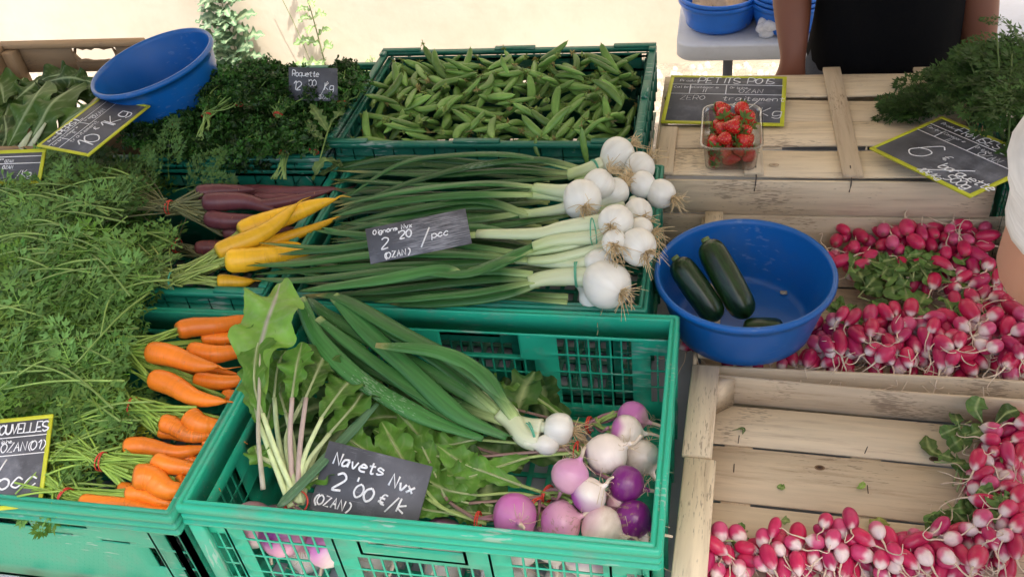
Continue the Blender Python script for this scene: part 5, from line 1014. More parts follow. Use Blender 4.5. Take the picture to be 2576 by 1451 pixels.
radbunch('radish bunch in the near left corner of the slatted crate', (1830, 1385), 70, 60, .68, 21, hmL, 270, 60, leaves=rl(1850, 1350, .665, 4, 20, 26), **kw)
radbunch('second radish bunch along the near edge of the slatted crate', (1975, 1395), 80, 50, .68, 24, hmL, 280, 70, **kw)
radbunch('radish bunch with two upright red radishes in the middle of the near edge', (2110, 1385), 75, 55, .68, 25, hmL, 300, 70, leaves=rl(2080, 1350, .665, 2, 20, 26), **kw)
radbunch('radish bunch with tangled white tails on the near edge', (2250, 1405), 85, 50, .68, 26, hmL, 290, 70, **kw)
radbunch('radish bunch near the bottom right corner', (2400, 1400), 80, 55, .68, 26, hmL, 270, 70, leaves=rl(2380, 1370, .665, 3, 30, 40), **kw)
radbunch('radish bunch climbing the bottom right side', (2510, 1335), 70, 75, .685, 30, hmL, 240, 70, leaves=rl(2400, 1290, .67, 8, 40), **kw)
radbunch('radish bunch on the right side with dark leaves beneath', (2500, 1210), 60, 60, .69, 24, hmL, 230, 60, leaves=rl(2440, 1180, .668, 14, 50)+rl(2530, 1260, .70, 6, 30), **kw)
radbunch('topmost radish bunch of the slatted crate beside the bright leaf', (2540, 1095), 50, 65, .69, 18, hmL, 230, 60, leaves=[([(2470, 1060, .685), (2455, 1030, .70), (2465, 998, .71)], 50), ([(2500, 1070, .69), (2530, 1040, .70), (2560, 1030, .70)], 45)]+rl(2450, 1090, .668, 8, 40), **kw)
for o, L, r in RTm:
    for ch in list(o.children): bpy.data.objects.remove(ch)
    bpy.data.objects.remove(o)
# fallen leaves on the slats
for i, (pts, w_, cl, lab) in enumerate((([(2330, 1095, .653), (2340, 1130, .658), (2372, 1148, .655)], 44, (.13, .22, .06), 'torn green leaf lying on the slats near the topmost radishes'), ([(2212, 1300, .653), (2212, 1325, .656), (2228, 1352, .654)], 52, (.38, .42, .10), 'yellowing leaf fallen on the lowest gap of the slats'),
        ([(2330, 1345, .655), (2350, 1320, .662), (2375, 1285, .66)], 40, (.14, .24, .06), 'dark green leaf with long stalk near the bottom right radishes'), ([(1955, 1222, .653), (1975, 1228, .655)], 22, (.2, .34, .08), 'tiny green leaf scrap under the second gap of the slats'), ([(1842, 1082, .653), (1870, 1078, .656), (1868, 1092, .654)], 9, (.05, .09, .03), 'dry dark sprig near the knot on the slats'), ([(2155, 1228, .653), (2168, 1222, .656), (2172, 1210, .654)], 16, (.25, .42, .08), 'small sprig of round green leaves in the middle of the slats'), ([(1965, 1308, .653), (1988, 1312, .655)], 26, (.3, .42, .14), 'pale green leaf scrap on the lowest slat'))):
    mb = MB(); p = PP(pts); leafblade(mb, p, pxr(p[0], w_), col=cl, mid=(.4, .5, .2), wav=.12, serr=.12, n=12, m=7, nw=2, prof=[.1, .8, 1, .8, .1]); tag(mb.build('fallen_leaf', M_leaf, None, loc=p[0]), lab, 'leaf', 'leaf scraps on the slats')

# ---------------------------------------------------------------- punnet of strawberries
px0, px1, py0, py1, pz0, pz1 = .617, .722, .80, .955, ZT+.008, ZT+.062
def punnet():
    mb = MB(); seg = []
    def rr(x0, y0, x1, y1, r, z):
        o = []
        for (cx, cy, a0) in ((x1-r, y1-r, 0), (x0+r, y1-r, 90), (x0+r, y0+r, 180), (x1-r, y0+r, 270)):
            for k in range(7): a = R_(a0+15*k); o.append((cx+r*math.cos(a), cy+r*math.sin(a), z))
        return o
    rings = [rr(px0+.012, py0+.012, px1-.012, py1-.012, .016, pz0), rr(px0+.008, py0+.008, px1-.008, py1-.008, .018, pz0+.002)]
    for k in range(1, 6): s = k/5; rings.append(rr(px0+.008*(1-s)+.003*s, py0+.008*(1-s)+.003*s, px1-.008*(1-s)-.003*s, py1-.008*(1-s)-.003*s, .019, pz0+.002+(pz1-pz0-.005)*s))
    rings += [rr(px0-.001, py0-.001, px1+.001, py1+.001, .021, pz1-.002), rr(px0-.002, py0-.002, px1+.002, py1+.002, .022, pz1-.004)]
    inner = [[(x*.992+(px0+px1)/2*.008, y*.994+(py0+py1)/2*.006, z+.0007) for x, y, z in r] for r in rings[::-1]]
    R2 = rings+inner; n = len(R2[0]); V = [q for r in R2 for q in r]; F = [(i*n+j, i*n+(j+1) % n, (i+1)*n+(j+1) % n, (i+1)*n+j) for i in range(len(R2)-1) for j in range(n)]
    mb.add(V, [np.array(F), np.array([list(range(n))[::-1], list(range((len(R2)-1)*n, len(R2)*n))])], (1, 1, 1)); o = mb.build('punnet', M_clear, None, loc=((px0+px1)/2, (py0+py1)/2, pz0)); tag(o, 'clear plastic punnet of strawberries standing on the upturned crate', 'punnet')
punnet()
def berryT(L, r):
    n = 18; tt = np.linspace(0, 1, n); pr = np.interp(tt, [0, .05, .15, .3, .5, .75, .92, 1], [.3, .7, .95, 1, .9, .6, .28, .04])*r; p = np.stack([(tt-.4)*L, 0*tt, 0*tt], -1); sg = 22
    mb = MB(); mb.tube(p, pr, sg, col=np.tile((.56, .013, .012), (n, 1))); mb.C[0] = mb.C[0]*(1+rng.uniform(-.15, .15, (len(mb.V[0]), 1))); o = mb.build('strawberry', M_berry, None)
    mb = MB()   # seeds
    for i in range(2, n-2, 2):
        for j in range(0, sg, 3):
            a = 2*np.pi*(j+(i//2 % 2)*1.5)/sg; q = p[i]+A(0, math.cos(a), math.sin(a))*pr[i]*1.0; s_ = .00055; d = A(0, math.cos(a), math.sin(a)); u = np.cross(d, A(1, 0, 0))
            mb.add([q-A(s_*1.6, 0, 0)+d*.0002, q-u*s_+d*.0002, q+A(s_*1.6, 0, 0)+d*.0002, q+u*s_+d*.0002, q+d*.0007], np.array([(0, 1, 4), (1, 2, 4), (2, 3, 4), (3, 0, 4)]), (.75, .5, .12))
    mb.build('seeds', M_root, None).parent = o
    mb = MB(); b = p[0]
    for k in range(9):
        a = 2*np.pi*k/9+rnd(-.2, .2); d = A(rnd(-.1, .5), math.cos(a), math.sin(a)); u = nrm(np.cross(d, A(1, 0, 0)))*r*.22; e = b+d*r*rnd(.95, 1.4)
        mb.add([b-u*.4, (b+e)/2-u+A(-.0015, 0, 0), e, (b+e)/2+u+A(-.0015, 0, 0), b+u*.4], np.array([(0, 1, 2, 3, 4)]), np.array((.14, .24, .05))*rnd(.8, 1.3))
    mb.tube([b, b-A(.006, 0, 0)], .0009, 5, col=(.2, .3, .08)); mb.build('leafy_cap', M_leaf, None).parent = o; return o, L, r
BT = [berryT(.031, .0132), berryT(.027, .0122), berryT(.034, .0132), berryT(.023, .0108)]
hs = HMap(px0-.02, py0-.02, px1+.02, py1+.02, lambda X, Y: pz0+.001+0*X); SL = ['strawberry lying on its side against the front wall of the punnet', 'strawberry on top of the punnet heap with its green cap towards the viewer', 'small round strawberry in the middle of the punnet heap', 'bright orange red strawberry near the right corner of the punnet', 'strawberry at the back of the punnet with its green cap raised', 'dark red strawberry in the left corner of the punnet']
allb = []
for k in range(46):
    o, L, r = BT[random.randrange(4)]; yaw = rnd(0, 6.28)
    best = None
    for _ in range(40):
        x, y, yaw = rnd(px0+.021, px1-.021), rnd(py0+.022, py1-.022), rnd(0, 6.28)
        e = [(x+s_*L*math.cos(yaw), y+s_*L*math.sin(yaw)) for s_ in (-.3, .45)]
        if all(px0+.016 < q[0] < px1-.016 and py0+.017 < q[1] < py1-.016 for q in e):
            zt_ = hs.probe((x, y), yaw, [(-L*.2, 0), (L*.1, 0), (L*.4, 0)], [r*.95, r, r*.5])
            if best is None or zt_ < best[0]: best = (zt_, x, y, yaw)
    _, x, y, yaw = best
    z, pit = hs.drop((x, y), yaw, [(-L*.2, 0), (L*.1, 0), (L*.4, 0)], [r*.95, r, r*.5], sink=.75, maxp=.7)
    if z > pz1+.016: continue
    c = dup(o, loc=(x, y, z), rot=Quaternion((0, 0, 1), yaw)@Quaternion((0, 1, 0), -pit)@Quaternion((1, 0, 0), rnd(0, 6)), name='strawberry'); allb.append(c)
    tag(c, 'ripe red strawberry with a green leafy cap in the clear punnet', 'strawberry', 'strawberries in the punnet')
extremes(allb, 'ripe strawberries', 'in the clear punnet')
for o, _, _ in BT:
    for ch in list(o.children): bpy.data.objects.remove(ch)
    bpy.data.objects.remove(o)
# ================================================================ PRICE SLATES
GL = dict(zip('', ''))
GLS = """A 02 29 42;15 35|B 02 09 38 06 44 32 02|C 48 29 07 04 22 43|D 02 09 29 47 44 22 02|E 49 09 02 42;05 35|F 49 09 02;05 35|G 48 29 07 04 22 43 45 25|I 22 29|K 02 09;49 05 42|L 09 02 42|N 02 09 42 49|O 29 07 04 22 44 47 29|P 02 09 39 48 46 35 05|R 02 09 39 48 46 35 05;25 42|S 48 29 08 06 25 44 43 22 03|T 09 49;29 22|U 09 04 22 44 49|V 09 22 49|X 02 49;09 42|Z 09 49 02 42|a 46 16 04 03 12 33 46 42|b 09 02 32 43 45 36 05|c 45 26 04 03 22 43|d 46 16 04 03 12 43;49 42|e 04 44 45 26 15 03 12 42|f 48 39 28 22;06 46|g 46 16 04 12 43;46 41 20 01|i 26 22;28 29|k 09 02;46 04 42|l 29 22 32|m 02 06 15 25 22;25 36 45 42|n 02 06;05 26 45 42|o 16 04 12 32 44 36 16|p 06 00;05 26 45 43 22 03|q 46 16 04 12 43;46 40|r 06 02;05 26 36|s 45 16 05 34 43 12 03|t 28 22 42;06 46|u 06 03 22 43;46 42|v 06 22 46|x 02 46;06 42|y 06 24;46 10|z 06 46 02 42|é 04 44 45 26 15 03 12 42;28 39|0 29 07 04 22 44 47 29|1 07 29 22|2 08 29 48 46 02 42|5 49 09 06 35 44 22 02|6 48 29 05 03 22 43 45 26 05|€ 48 28 16 14 23 43;06 36;04 34|/ 00 49|' 29 27|( 39 17 14 31|) 19 37 34 11|M 02 09 24 49 42"""
GL = {q[0]: [[(int(c[0]), int(c[1])-2) for c in st.split()] for st in q[2:].split(';')] for q in GLS.split('|')}
def write(mb, O, U, Vv, Nn, s, x, y, h, lw=.0012, jit=.15, slant=.12, sp=5.6, rot=0., col=(.8, .8, .8)):
    """draw handwriting as thin chalk ribbons on a board: O bottom-left corner, U/Vv axes, (x,y) start, h cap height in metres"""
    k = h/7; cx = 0; cr_, sr_ = math.cos(rot), math.sin(rot)
    for ch in s:
        if ch == ' ': cx += sp*.8; continue
        for st in GL.get(ch, []):
            q = [(cx+a+slant*b*1.0+rnd(-jit, jit), b+rnd(-jit, jit)) for a, b in st]
            q = [(x+k*(a*cr_-b*sr_), y+k*(a*sr_+b*cr_)) for a, b in q]
            if len(q) > 2 and ch not in 'ANTEFLKVXZIM': pc = cr(np.array([(a, b, 0) for a, b in q]), len(q)*4)
            else: pc = cr(np.array([(a, b, 0) for a, b in q]), 2) if len(q) == 2 else np.array([(a, b, 0) for a, b in q])
            W = O+pc[:, :1]*U+pc[:, 1:2]*Vv+Nn*.0009
            mb.tube(W, lw*.72*rnd(.8, 1.15), 6, flat=.25, up=Nn, col=col)
        cx += sp*(.5 if ch in "I'(1i)" else 1)
def sign(label, corners, wh=None, border=None, lines=(), rules=(), th=.0025, texts=()):
    """corners: BL, BR, TL as 3D points"""
    BL, BR_, TL = map(np.array, corners); U = nrm(BR_-BL); W = np.linalg.norm(BR_-BL); Vv = TL-BL; Vv = Vv-U*(Vv@U); H = np.linalg.norm(Vv); Vv = nrm(Vv); N_ = np.cross(U, Vv)
    t = thing('price_slate', label, 'price slate', tuple((BL+U*W/2)), 'chalk price slates')
    M_ = np.eye(4); M_[:3, 0] = U; M_[:3, 1] = Vv; M_[:3, 2] = N_; M_[:3, 3] = BL
    mb = MB(); mb.box((0, 0, -th), (W, H, 0), (.085, .09, .108), .0008, M_, grain=0); mb.build('board', M_board, t, smooth=False)
    if border:
        b = .0065*W/.2; mb = MB(); c = (.52, .55, .03)
        for lo, hi in (((-.0003, -.0003, -th-.0002), (W+.0003, b, .0005)), ((-.0003, H-b, -th-.0002), (W+.0003, H+.0003, .0005)), ((-.0003, b, -th-.0002), (b, H-b, .0005)), ((W-b, b, -th-.0002), (W+.0003, H-b, .0005))): mb.box(lo, hi, c, .0004, M_)
        mb.build('border', mat('yellow_edge_%d' % len(bpy.data.materials), .5, vary=.1), t, smooth=False)
    if rules:
        mb = MB()
        for (xa, ya, xb, yb) in rules: mb.tube([BL+U*W*xa+Vv*H*ya+N_*.0006, BL+U*W*xb+Vv*H*yb+N_*.0006], .0009*W/.2, 6, flat=.3, up=N_, col=(.8, .8, .8))
        mb.build('ruled_lines', M_chalk, t)
    mb = MB()
    for tx in texts:
        s_, x, y, h = tx[:4]; kw = tx[4] if len(tx) > 4 else {}; write(mb, BL, U, Vv, N_, s_, x*W, y*H, h*H, **kw)
    if texts: mb.build('lettering', M_chalk, t)
    return t
def fitrect(bl, br, tl, W, H, z0=(.8, .8, .85)):
    """the three corners of a W x H slate lying along three sight lines"""
    D = [ray(*q)/FPX for q in (bl, br, tl)]; k = np.array([(z-CAM[2])/d[2] for z, d in zip(z0, D)])
    def rs(k):
        a, b, c = [CAM+q*d for q, d in zip(k, D)]; u, v = b-a, c-a; return np.array([np.linalg.norm(u)-W, np.linalg.norm(v)-H, (u@v)/math.sqrt(W*H), 0.03*(a[2]-z0[0])])
    for _ in range(60):
        r = rs(k); J = np.stack([(rs(k+e)-r)/1e-5 for e in np.eye(3)*1e-5], 1); k = k-np.linalg.solve(J.T@J+1e-5*np.eye(3), J.T@r)
    return [CAM+q*d for q, d in zip(k, D)]
def PL(l, z): return [P(px, py, zz) for (px, py, zz) in l]
sign('plain slate for the new spring onions reading 2 euros 20', [P(932, 664, .872), P(1187, 612, .880), P(957, 568, .905)], texts=[('Oignons Nvx', .07, .78, .13, dict(lw=.0011, jit=.25)), ("2", .13, .34, .30, dict(lw=.0016)), ("'20", .29, .52, .22, dict(lw=.0015)), ('/', .52, .28, .40, dict(lw=.0015)), ('pcc', .63, .36, .20, dict(lw=.0014)), ('(OZAN)', .14, .05, .17, dict(lw=.0014))])
sign('plain slate for the new turnips tucked behind the front rim', [P(776, 1280, .765), P(1040, 1352, .752), P(866, 1117, .812)], texts=[('Navets', .10, .70, .17, dict(lw=.0018, jit=.25)), ('Nvx', .66, .60, .17, dict(lw=.0018, jit=.25, rot=-.1)), ('2', .16, .36, .24, dict(lw=.0022)), ("'", .33, .40, .2, dict(lw=.0018)), ('00', .36, .33, .2, dict(lw=.0022, rot=-.1)), ('€/k', .60, .30, .19, dict(lw=.0018, rot=-.05)), ('(OZAN)', .02, .10, .14, dict(lw=.0016))])
RU = [(.03, .80, .97, .80), (.03, .60, .97, .60), (.19, .6, .19, .8), (.50, .6, .50, .8)]
def form(word, extra, kw=dict(lw=.0016), pr=True):
    T_ = [(word, .25, .83, .12, dict(kw, sp=5.1)), ('Produit', .09, .86, .045, dict(lw=.0007, jit=.02)), ('Calibre', .05, .72, .042, dict(lw=.0006, jit=.02)), ('Catégorie', .22, .72, .042, dict(lw=.0006, jit=.02)), ('Origine', .53, .72, .042, dict(lw=.0006, jit=.02)), ('II', .29, .63, .07, dict(lw=.0008)), ('OZAN', .61, .63, .085, dict(lw=.0009))]
    return T_+extra
z = ZT+.004
sign('yellow edged slate reading PETITS POIS on the upturned crate behind the strawberries', [P(1662, 308, z+.004), P(1972, 316, z+.004), P(1680, 190, z+.014)], border=1, rules=RU, texts=form('PETITS POIS', [('ZERO', .12, .47, .09, dict(lw=.0007)), ('traitement', .48, .47, .09, dict(lw=.0009)), ('7', .3, .3, .2), ('€', .56, .32, .12, dict(lw=.0012)), ('/', .66, .25, .22), ('Kg', .80, .17, .16, dict(lw=.0014))]))
sign('diamond turned yellow edged slate reading FRAISES at the right', fitrect((2187, 373), (2440, 496), (2370, 293), .221, .163, (.78, .78, .78)), border=1, rules=[(.0+.03, .80, .97, .80), (.03, .62, .97, .62), (.2, .62, .2, .8), (.52, .62, .52, .8)],
     texts=form('FRAISES', [('6', .22, .20, .32, dict(lw=.002, slant=.3)), ('€', .48, .32, .12, dict(lw=.0014)), ('/', .52, .1, .28, dict(lw=.0018, slant=.7)), ('barquette', .56, .20, .11, dict(lw=.0018, sp=4.6)), ('500g', .70, .07, .11, dict(lw=.0018, sp=4.6)), ('12€/Kg', .50, .015, .075, dict(lw=.0014, sp=4.6))]))
sign('long yellow edged slate reading PERSIL tilted beside the tilted bowl', fitrect((222, 392), (378, 266), (92, 367), .178, .125, (.86, .86, .89)), border=1, rules=RU, texts=form('PERSIL', [('traitement', .15, .5, .08, dict(lw=.0007)), ('10', .12, .13, .30, dict(lw=.0018)), ('€', .42, .35, .12, dict(lw=.0011)), ('1Kg', .50, .18, .25, dict(lw=.0018))]))
sign('yellow edged slate cut by the left frame edge above the carrot tops', [P(-150, 470, .86), P(100, 462, .86), P(-130, 384, .90)], border=1, rules=RU, texts=form('BETTE', [('OZAN', .6, .45, .1), ('/Kg', .75, .2, .2)]))
sign('large yellow edged slate reading NOUVELLES at the lower left edge', [P(-190, 1300, .775), P(103, 1272, .775), P(-112, 1066, .832)], border=1, rules=[(.03, .78, .97, .78), (.03, .58, .97, .58), (.2, .58, .2, .78), (.5, .58, .5, .78)],
     texts=[('NOUVELLES', .49, .82, .11, dict(lw=.0017, sp=4.4, slant=.05)), ('Origine', .52, .72, .04, dict(lw=.0007)), ('OZAN(01)', .58, .62, .10, dict(lw=.0011, sp=5.2)), ('2', .3, .2, .3, dict(lw=.0018)), ('/', .50, .26, .28, dict(lw=.0018)), ('pcc', .60, .22, .19, dict(lw=.0018))])
sign('small plain slate reading Roquette standing up in the parsley', [P(727, 252, .885), P(849, 256, .885), P(745, 170, .94)], texts=[('Roquette', .08, .74, .17, dict(lw=.0011, jit=.25, sp=4.8)), ('12', .10, .32, .26, dict(lw=.0014)), ("'00", .38, .44, .2, dict(lw=.0012, sp=4.4)), ('/', .64, .2, .4, dict(lw=.0012)), ('Kg', .74, .34, .22, dict(lw=.0012)), ('OZAN', .62, .06, .13, dict(lw=.001))])

# ================================================================ BACKGROUND
# weeds growing out of the wall foot
def weed(label, base, H, n, ls, col, sx=0.):
    b = PY(*base, 3.06) if base[0] > 5 else np.array(base); b[2] = GZ; t = thing('wall_weed', label, 'weed', tuple(b)); mb = MB(); top = b+A(sx, .0, H)
    p = cr([b, b+A(sx*.3+.01, -.01, H*.5), top], 16); mb.tube(p, np.linspace(.004, .0015, 16), 6, col=(.22, .24, .12)); mb.build('stem', M_stalk, t)
    lf = MB()
    for k in range(n):
        h_ = (k+.5)/n; q = p[int(h_*15)]; a = k*2.4+rnd(-.4, .4); L = ls*(1.15-.75*h_)*rnd(.7, 1.2); d = A(math.cos(a), -abs(math.sin(a))*.8, rnd(.05, .6))
        leafblade(lf, [q, q+d*L*.5+A(0, 0, .01), q+d*L+A(0, 0, -L*.15)], L*.32, up=(0, -.7, 1), col=np.array(col)*rnd(.75, 1.2), mid=(.4, .5, .3), wav=.12, serr=.5, n=18, m=5, nw=3)
    lf.build('leaves', M_leaf, t)
LT = (.16, .27, .15)
b1 = PY(610, 190, 3.06); weed('bushy prickly weed with jagged blue green leaves against the wall', (b1[0], 3.06, GZ), .62, 78, .17, LT, .02)
b2 = PY(822, 180, 3.06); weed('thin tall weed with few leaves, right of the bushy one', (b2[0], 3.06, GZ), .60, 16, .12, (.24, .38, .13), -.02); 
b3 = PY(936, 160, 3.06); weed('tiny green sprout at the wall foot behind the pea crate', (b3[0], 3.06, GZ), .10, 7, .05, (.3, .45, .15))
t = thing('wall_weed', 'low sprout beside the thin weed at the wall foot', 'weed', (b2[0]-.12, 3.05, GZ)); mb = MB()
p = cr(PP([(0, 0, 0)])*0+A(b2[0]-.05, 3.05, GZ)+np.array([(0, 0, 0), (-.04, 0, .25), (-.09, 0, .47)]), 10); mb.tube(p, .0016, 5, col=(.2, .26, .1)); mb.build('stem', M_stalk, t)
# folding table with stacks of bowls
FT = .57; fa, fb = P(1700, 118, FT), P(2450, 108, FT)
t = thing('folding_table', 'white plastic folding table standing behind the seller', 'table', (1.0, 2.0, GZ)); mb = MB()
tx0, tx1, ty0, ty1 = fa[0], fa[0]+1.5, fa[1], fa[1]+.62
def slab(mb, x0, y0, x1, y1, r, z0, z1, col):
    rg = []
    for (cx, cy, a0) in ((x1-r, y1-r, 0), (x0+r, y1-r, 90), (x0+r, y0+r, 180), (x1-r, y0+r, 270)):
        for k in range(7): a = R_(a0+15*k); rg.append((cx, cy, math.cos(a), math.sin(a)))
    lv = [(r-.004, z0), (r, z0+.004), (r, z1-.004), (r-.004, z1)]; n = len(rg); V = [(cx+q*ca, cy+q*sa, z) for q, z in lv for cx, cy, ca, sa in rg]
    F = [(i*n+j, i*n+(j+1) % n, (i+1)*n+(j+1) % n, (i+1)*n+j) for i in range(3) for j in range(n)]; mb.add(V, [np.array(F), np.array([list(range(n))[::-1], list(range(3*n, 4*n))])], col)
slab(mb, tx0, ty0, tx1, ty1, .05, FT-.045, FT, (.62, .64, .68)); mb.build('table_top', M_tabletop, t)
for x in (tx0+.14, tx1-.14):
    for y in (ty0+.1, ty1-.1): mb = MB(); mb.tube([(x, y, GZ), (x, y, FT-.046)], .014, 10, col=(.12, .12, .13)); mb.build('leg', M_metal, t)
def bgbowl(px, py, R, label, z, y=None):
    c = P(px, py, z) if y is None else PY(px, py, y); bowl(label, (c[0], c[1], c[2] if y is not None else z), 2*R, .075, col=(.02, .16, .62), group='blue bowls on the folding table')
cc = P(1808, 66, FT+.001)
for k, l in enumerate(('lower bowl of the left pair on the folding table', 'upper bowl of the left pair, with brown paper inside')): bowl(l, (cc[0], cc[1]+.02, FT+.001+k*.012), .225-.0*k, .082, col=(.02, .17, .66), group='blue bowls on the folding table')
cc2 = P(1985, 70, FT+.001)
for k, l in enumerate(('bottom bowl of the stack half hidden by the seller arm', 'second bowl of the stack behind the seller arm', 'top bowl of the stack behind the seller arm')): bowl(l, (cc2[0], cc2[1]+.02, FT+.001+k*.014), .22, .082, col=(.02, .17, .66), group='blue bowls on the folding table')
cc3 = P(1890, 42, FT+.001); bowl('lone blue bowl at the back of the folding table', (cc3[0], cc3[1]+.06, FT+.001), .2, .08, col=(.02, .17, .66), group='blue bowls on the folding table')
mb = MB(); c = A(cc[0], cc[1]+.02, FT+.06)
V = []; nx = 14
for i in range(nx):
    for j in range(nx): u, v = i/(nx-1)*2-1, j/(nx-1)*2-1; V.append(c+A(u*.075, v*.06, .03+.02*math.sin(u*7+v*3)*math.cos(v*6-u)+rnd(-.004, .004)-.03*(u*u+v*v)))
mb.grid(np.array(V).reshape(nx, nx, 3), (.55, .40, .26)); tag(mb.build('paper_bag', M_cloth, smooth=False, loc=c), 'crumpled brown paper lying in the left stack of bowls', 'paper')
mb = MB(); c = P(1925, 72, FT+.02)
for k in range(4): q = c+rng.normal(0, .012, 3); mb.tube(cr([q-A(.02, 0, 0), q+A(0, 0, .01), q+A(.02, .01, 0)], 8), [.004, .012, .016, .018, .016, .014, .01, .004], 9, col=(.75, .75, .78))
tag(mb.build('plastic_bag', M_cloth, loc=c), 'crumpled white plastic bag between the two stacks of bowls', 'bag')
# far right: another white table with boxes of produce, out in the sun
t = thing('folding_table', 'sunlit white table far behind at the right frame edge', 'table', (2.3, 2.2, GZ)); q0 = PY(2425, 60, 2.2)
mb = MB(); slab(mb, q0[0]-.15, 2.2, q0[0]+1.5, 2.9, .04, q0[2]-.02, q0[2]+.02, (.8, .8, .8)); mb.build('table_top', M_tabletop, t)
for x in (q0[0]-.05, q0[0]+1.4):
    mb = MB(); mb.tube([(x, 2.4, GZ), (x, 2.4, q0[2]-.02)], .015, 8, col=(.3, .3, .3)); mb.build('leg', M_metal, t)
mb = MB(); x = q0[0]+.14; mb.box((x, 2.22, q0[2]+.021), (x+.34, 2.45, q0[2]+.12), (.78, .78, .8), .006); tag(mb.build('foam_box', M_tabletop, loc=(x, 2.22, q0[2])), 'white foam box on the far sunlit table', 'box')
for k in range(7):
    mb = MB(); c = A(x+.04+k*.045, 2.27+.05*(k % 3), q0[2]+.145); a = np.linspace(0, np.pi, 9); mb.tube(np.stack([c[0]+0*a, c[1]+0*a, c[2]-.025*np.cos(a)], -1), .027*np.sin(a)+.001, 12, up=(1, 0, 0), col=(.75, .22, .03)); tag(mb.build('orange_fruit', M_root, loc=c), 'round orange fruit on the white foam box far right', 'fruit', 'orange fruits on the far box')

# ================================================================ PEOPLE
def skin(name, nodes, edges, parent, matl, root=0, sub=2):
    me = bpy.data.meshes.new(name); me.from_pydata([n[0] for n in nodes], edges, []); me.materials.append(matl); o = bpy.data.objects.new(name, me); COL.objects.link(o); o.parent = parent
    if parent: o.location = -Vector(parent.location)
    sk = o.modifiers.new('skin', 'SKIN'); sk.use_smooth_shade = True; sk.branch_smoothing = .3
    for i, n in enumerate(nodes): me.skin_vertices[0].data[i].radius = n[1] if isinstance(n[1], tuple) else (n[1], n[1]); me.skin_vertices[0].data[i].use_root = (i == root)
    s = o.modifiers.new('sub', 'SUBSURF'); s.levels = sub; s.render_levels = sub; return o
def loft(mb, rings, col, seg=28):
    """rings: (centre, rx, ry)"""
    V = []; a = np.linspace(0, 2*np.pi, seg, endpoint=False)
    for k, (c, rx, ry) in enumerate(rings):
        w_ = 1+.012*np.sin(a*5+k*.9)+.01*np.sin(a*9-k*1.7); V.append(np.stack([c[0]+rx*np.cos(a)*w_, c[1]+ry*np.sin(a)*w_, c[2]+0*a+.004*np.sin(a*3+k)], -1))
    n = len(rings); V = np.vstack(V); F = [(i*seg+j, i*seg+(j+1) % seg, (i+1)*seg+(j+1) % seg, (i+1)*seg+j) for i in range(n-1) for j in range(seg)]; mb.add(V, [np.array(F), np.array([list(range(seg))[::-1]]), np.array([[(n-1)*seg+k for k in range(seg)]])], col, V*1.)
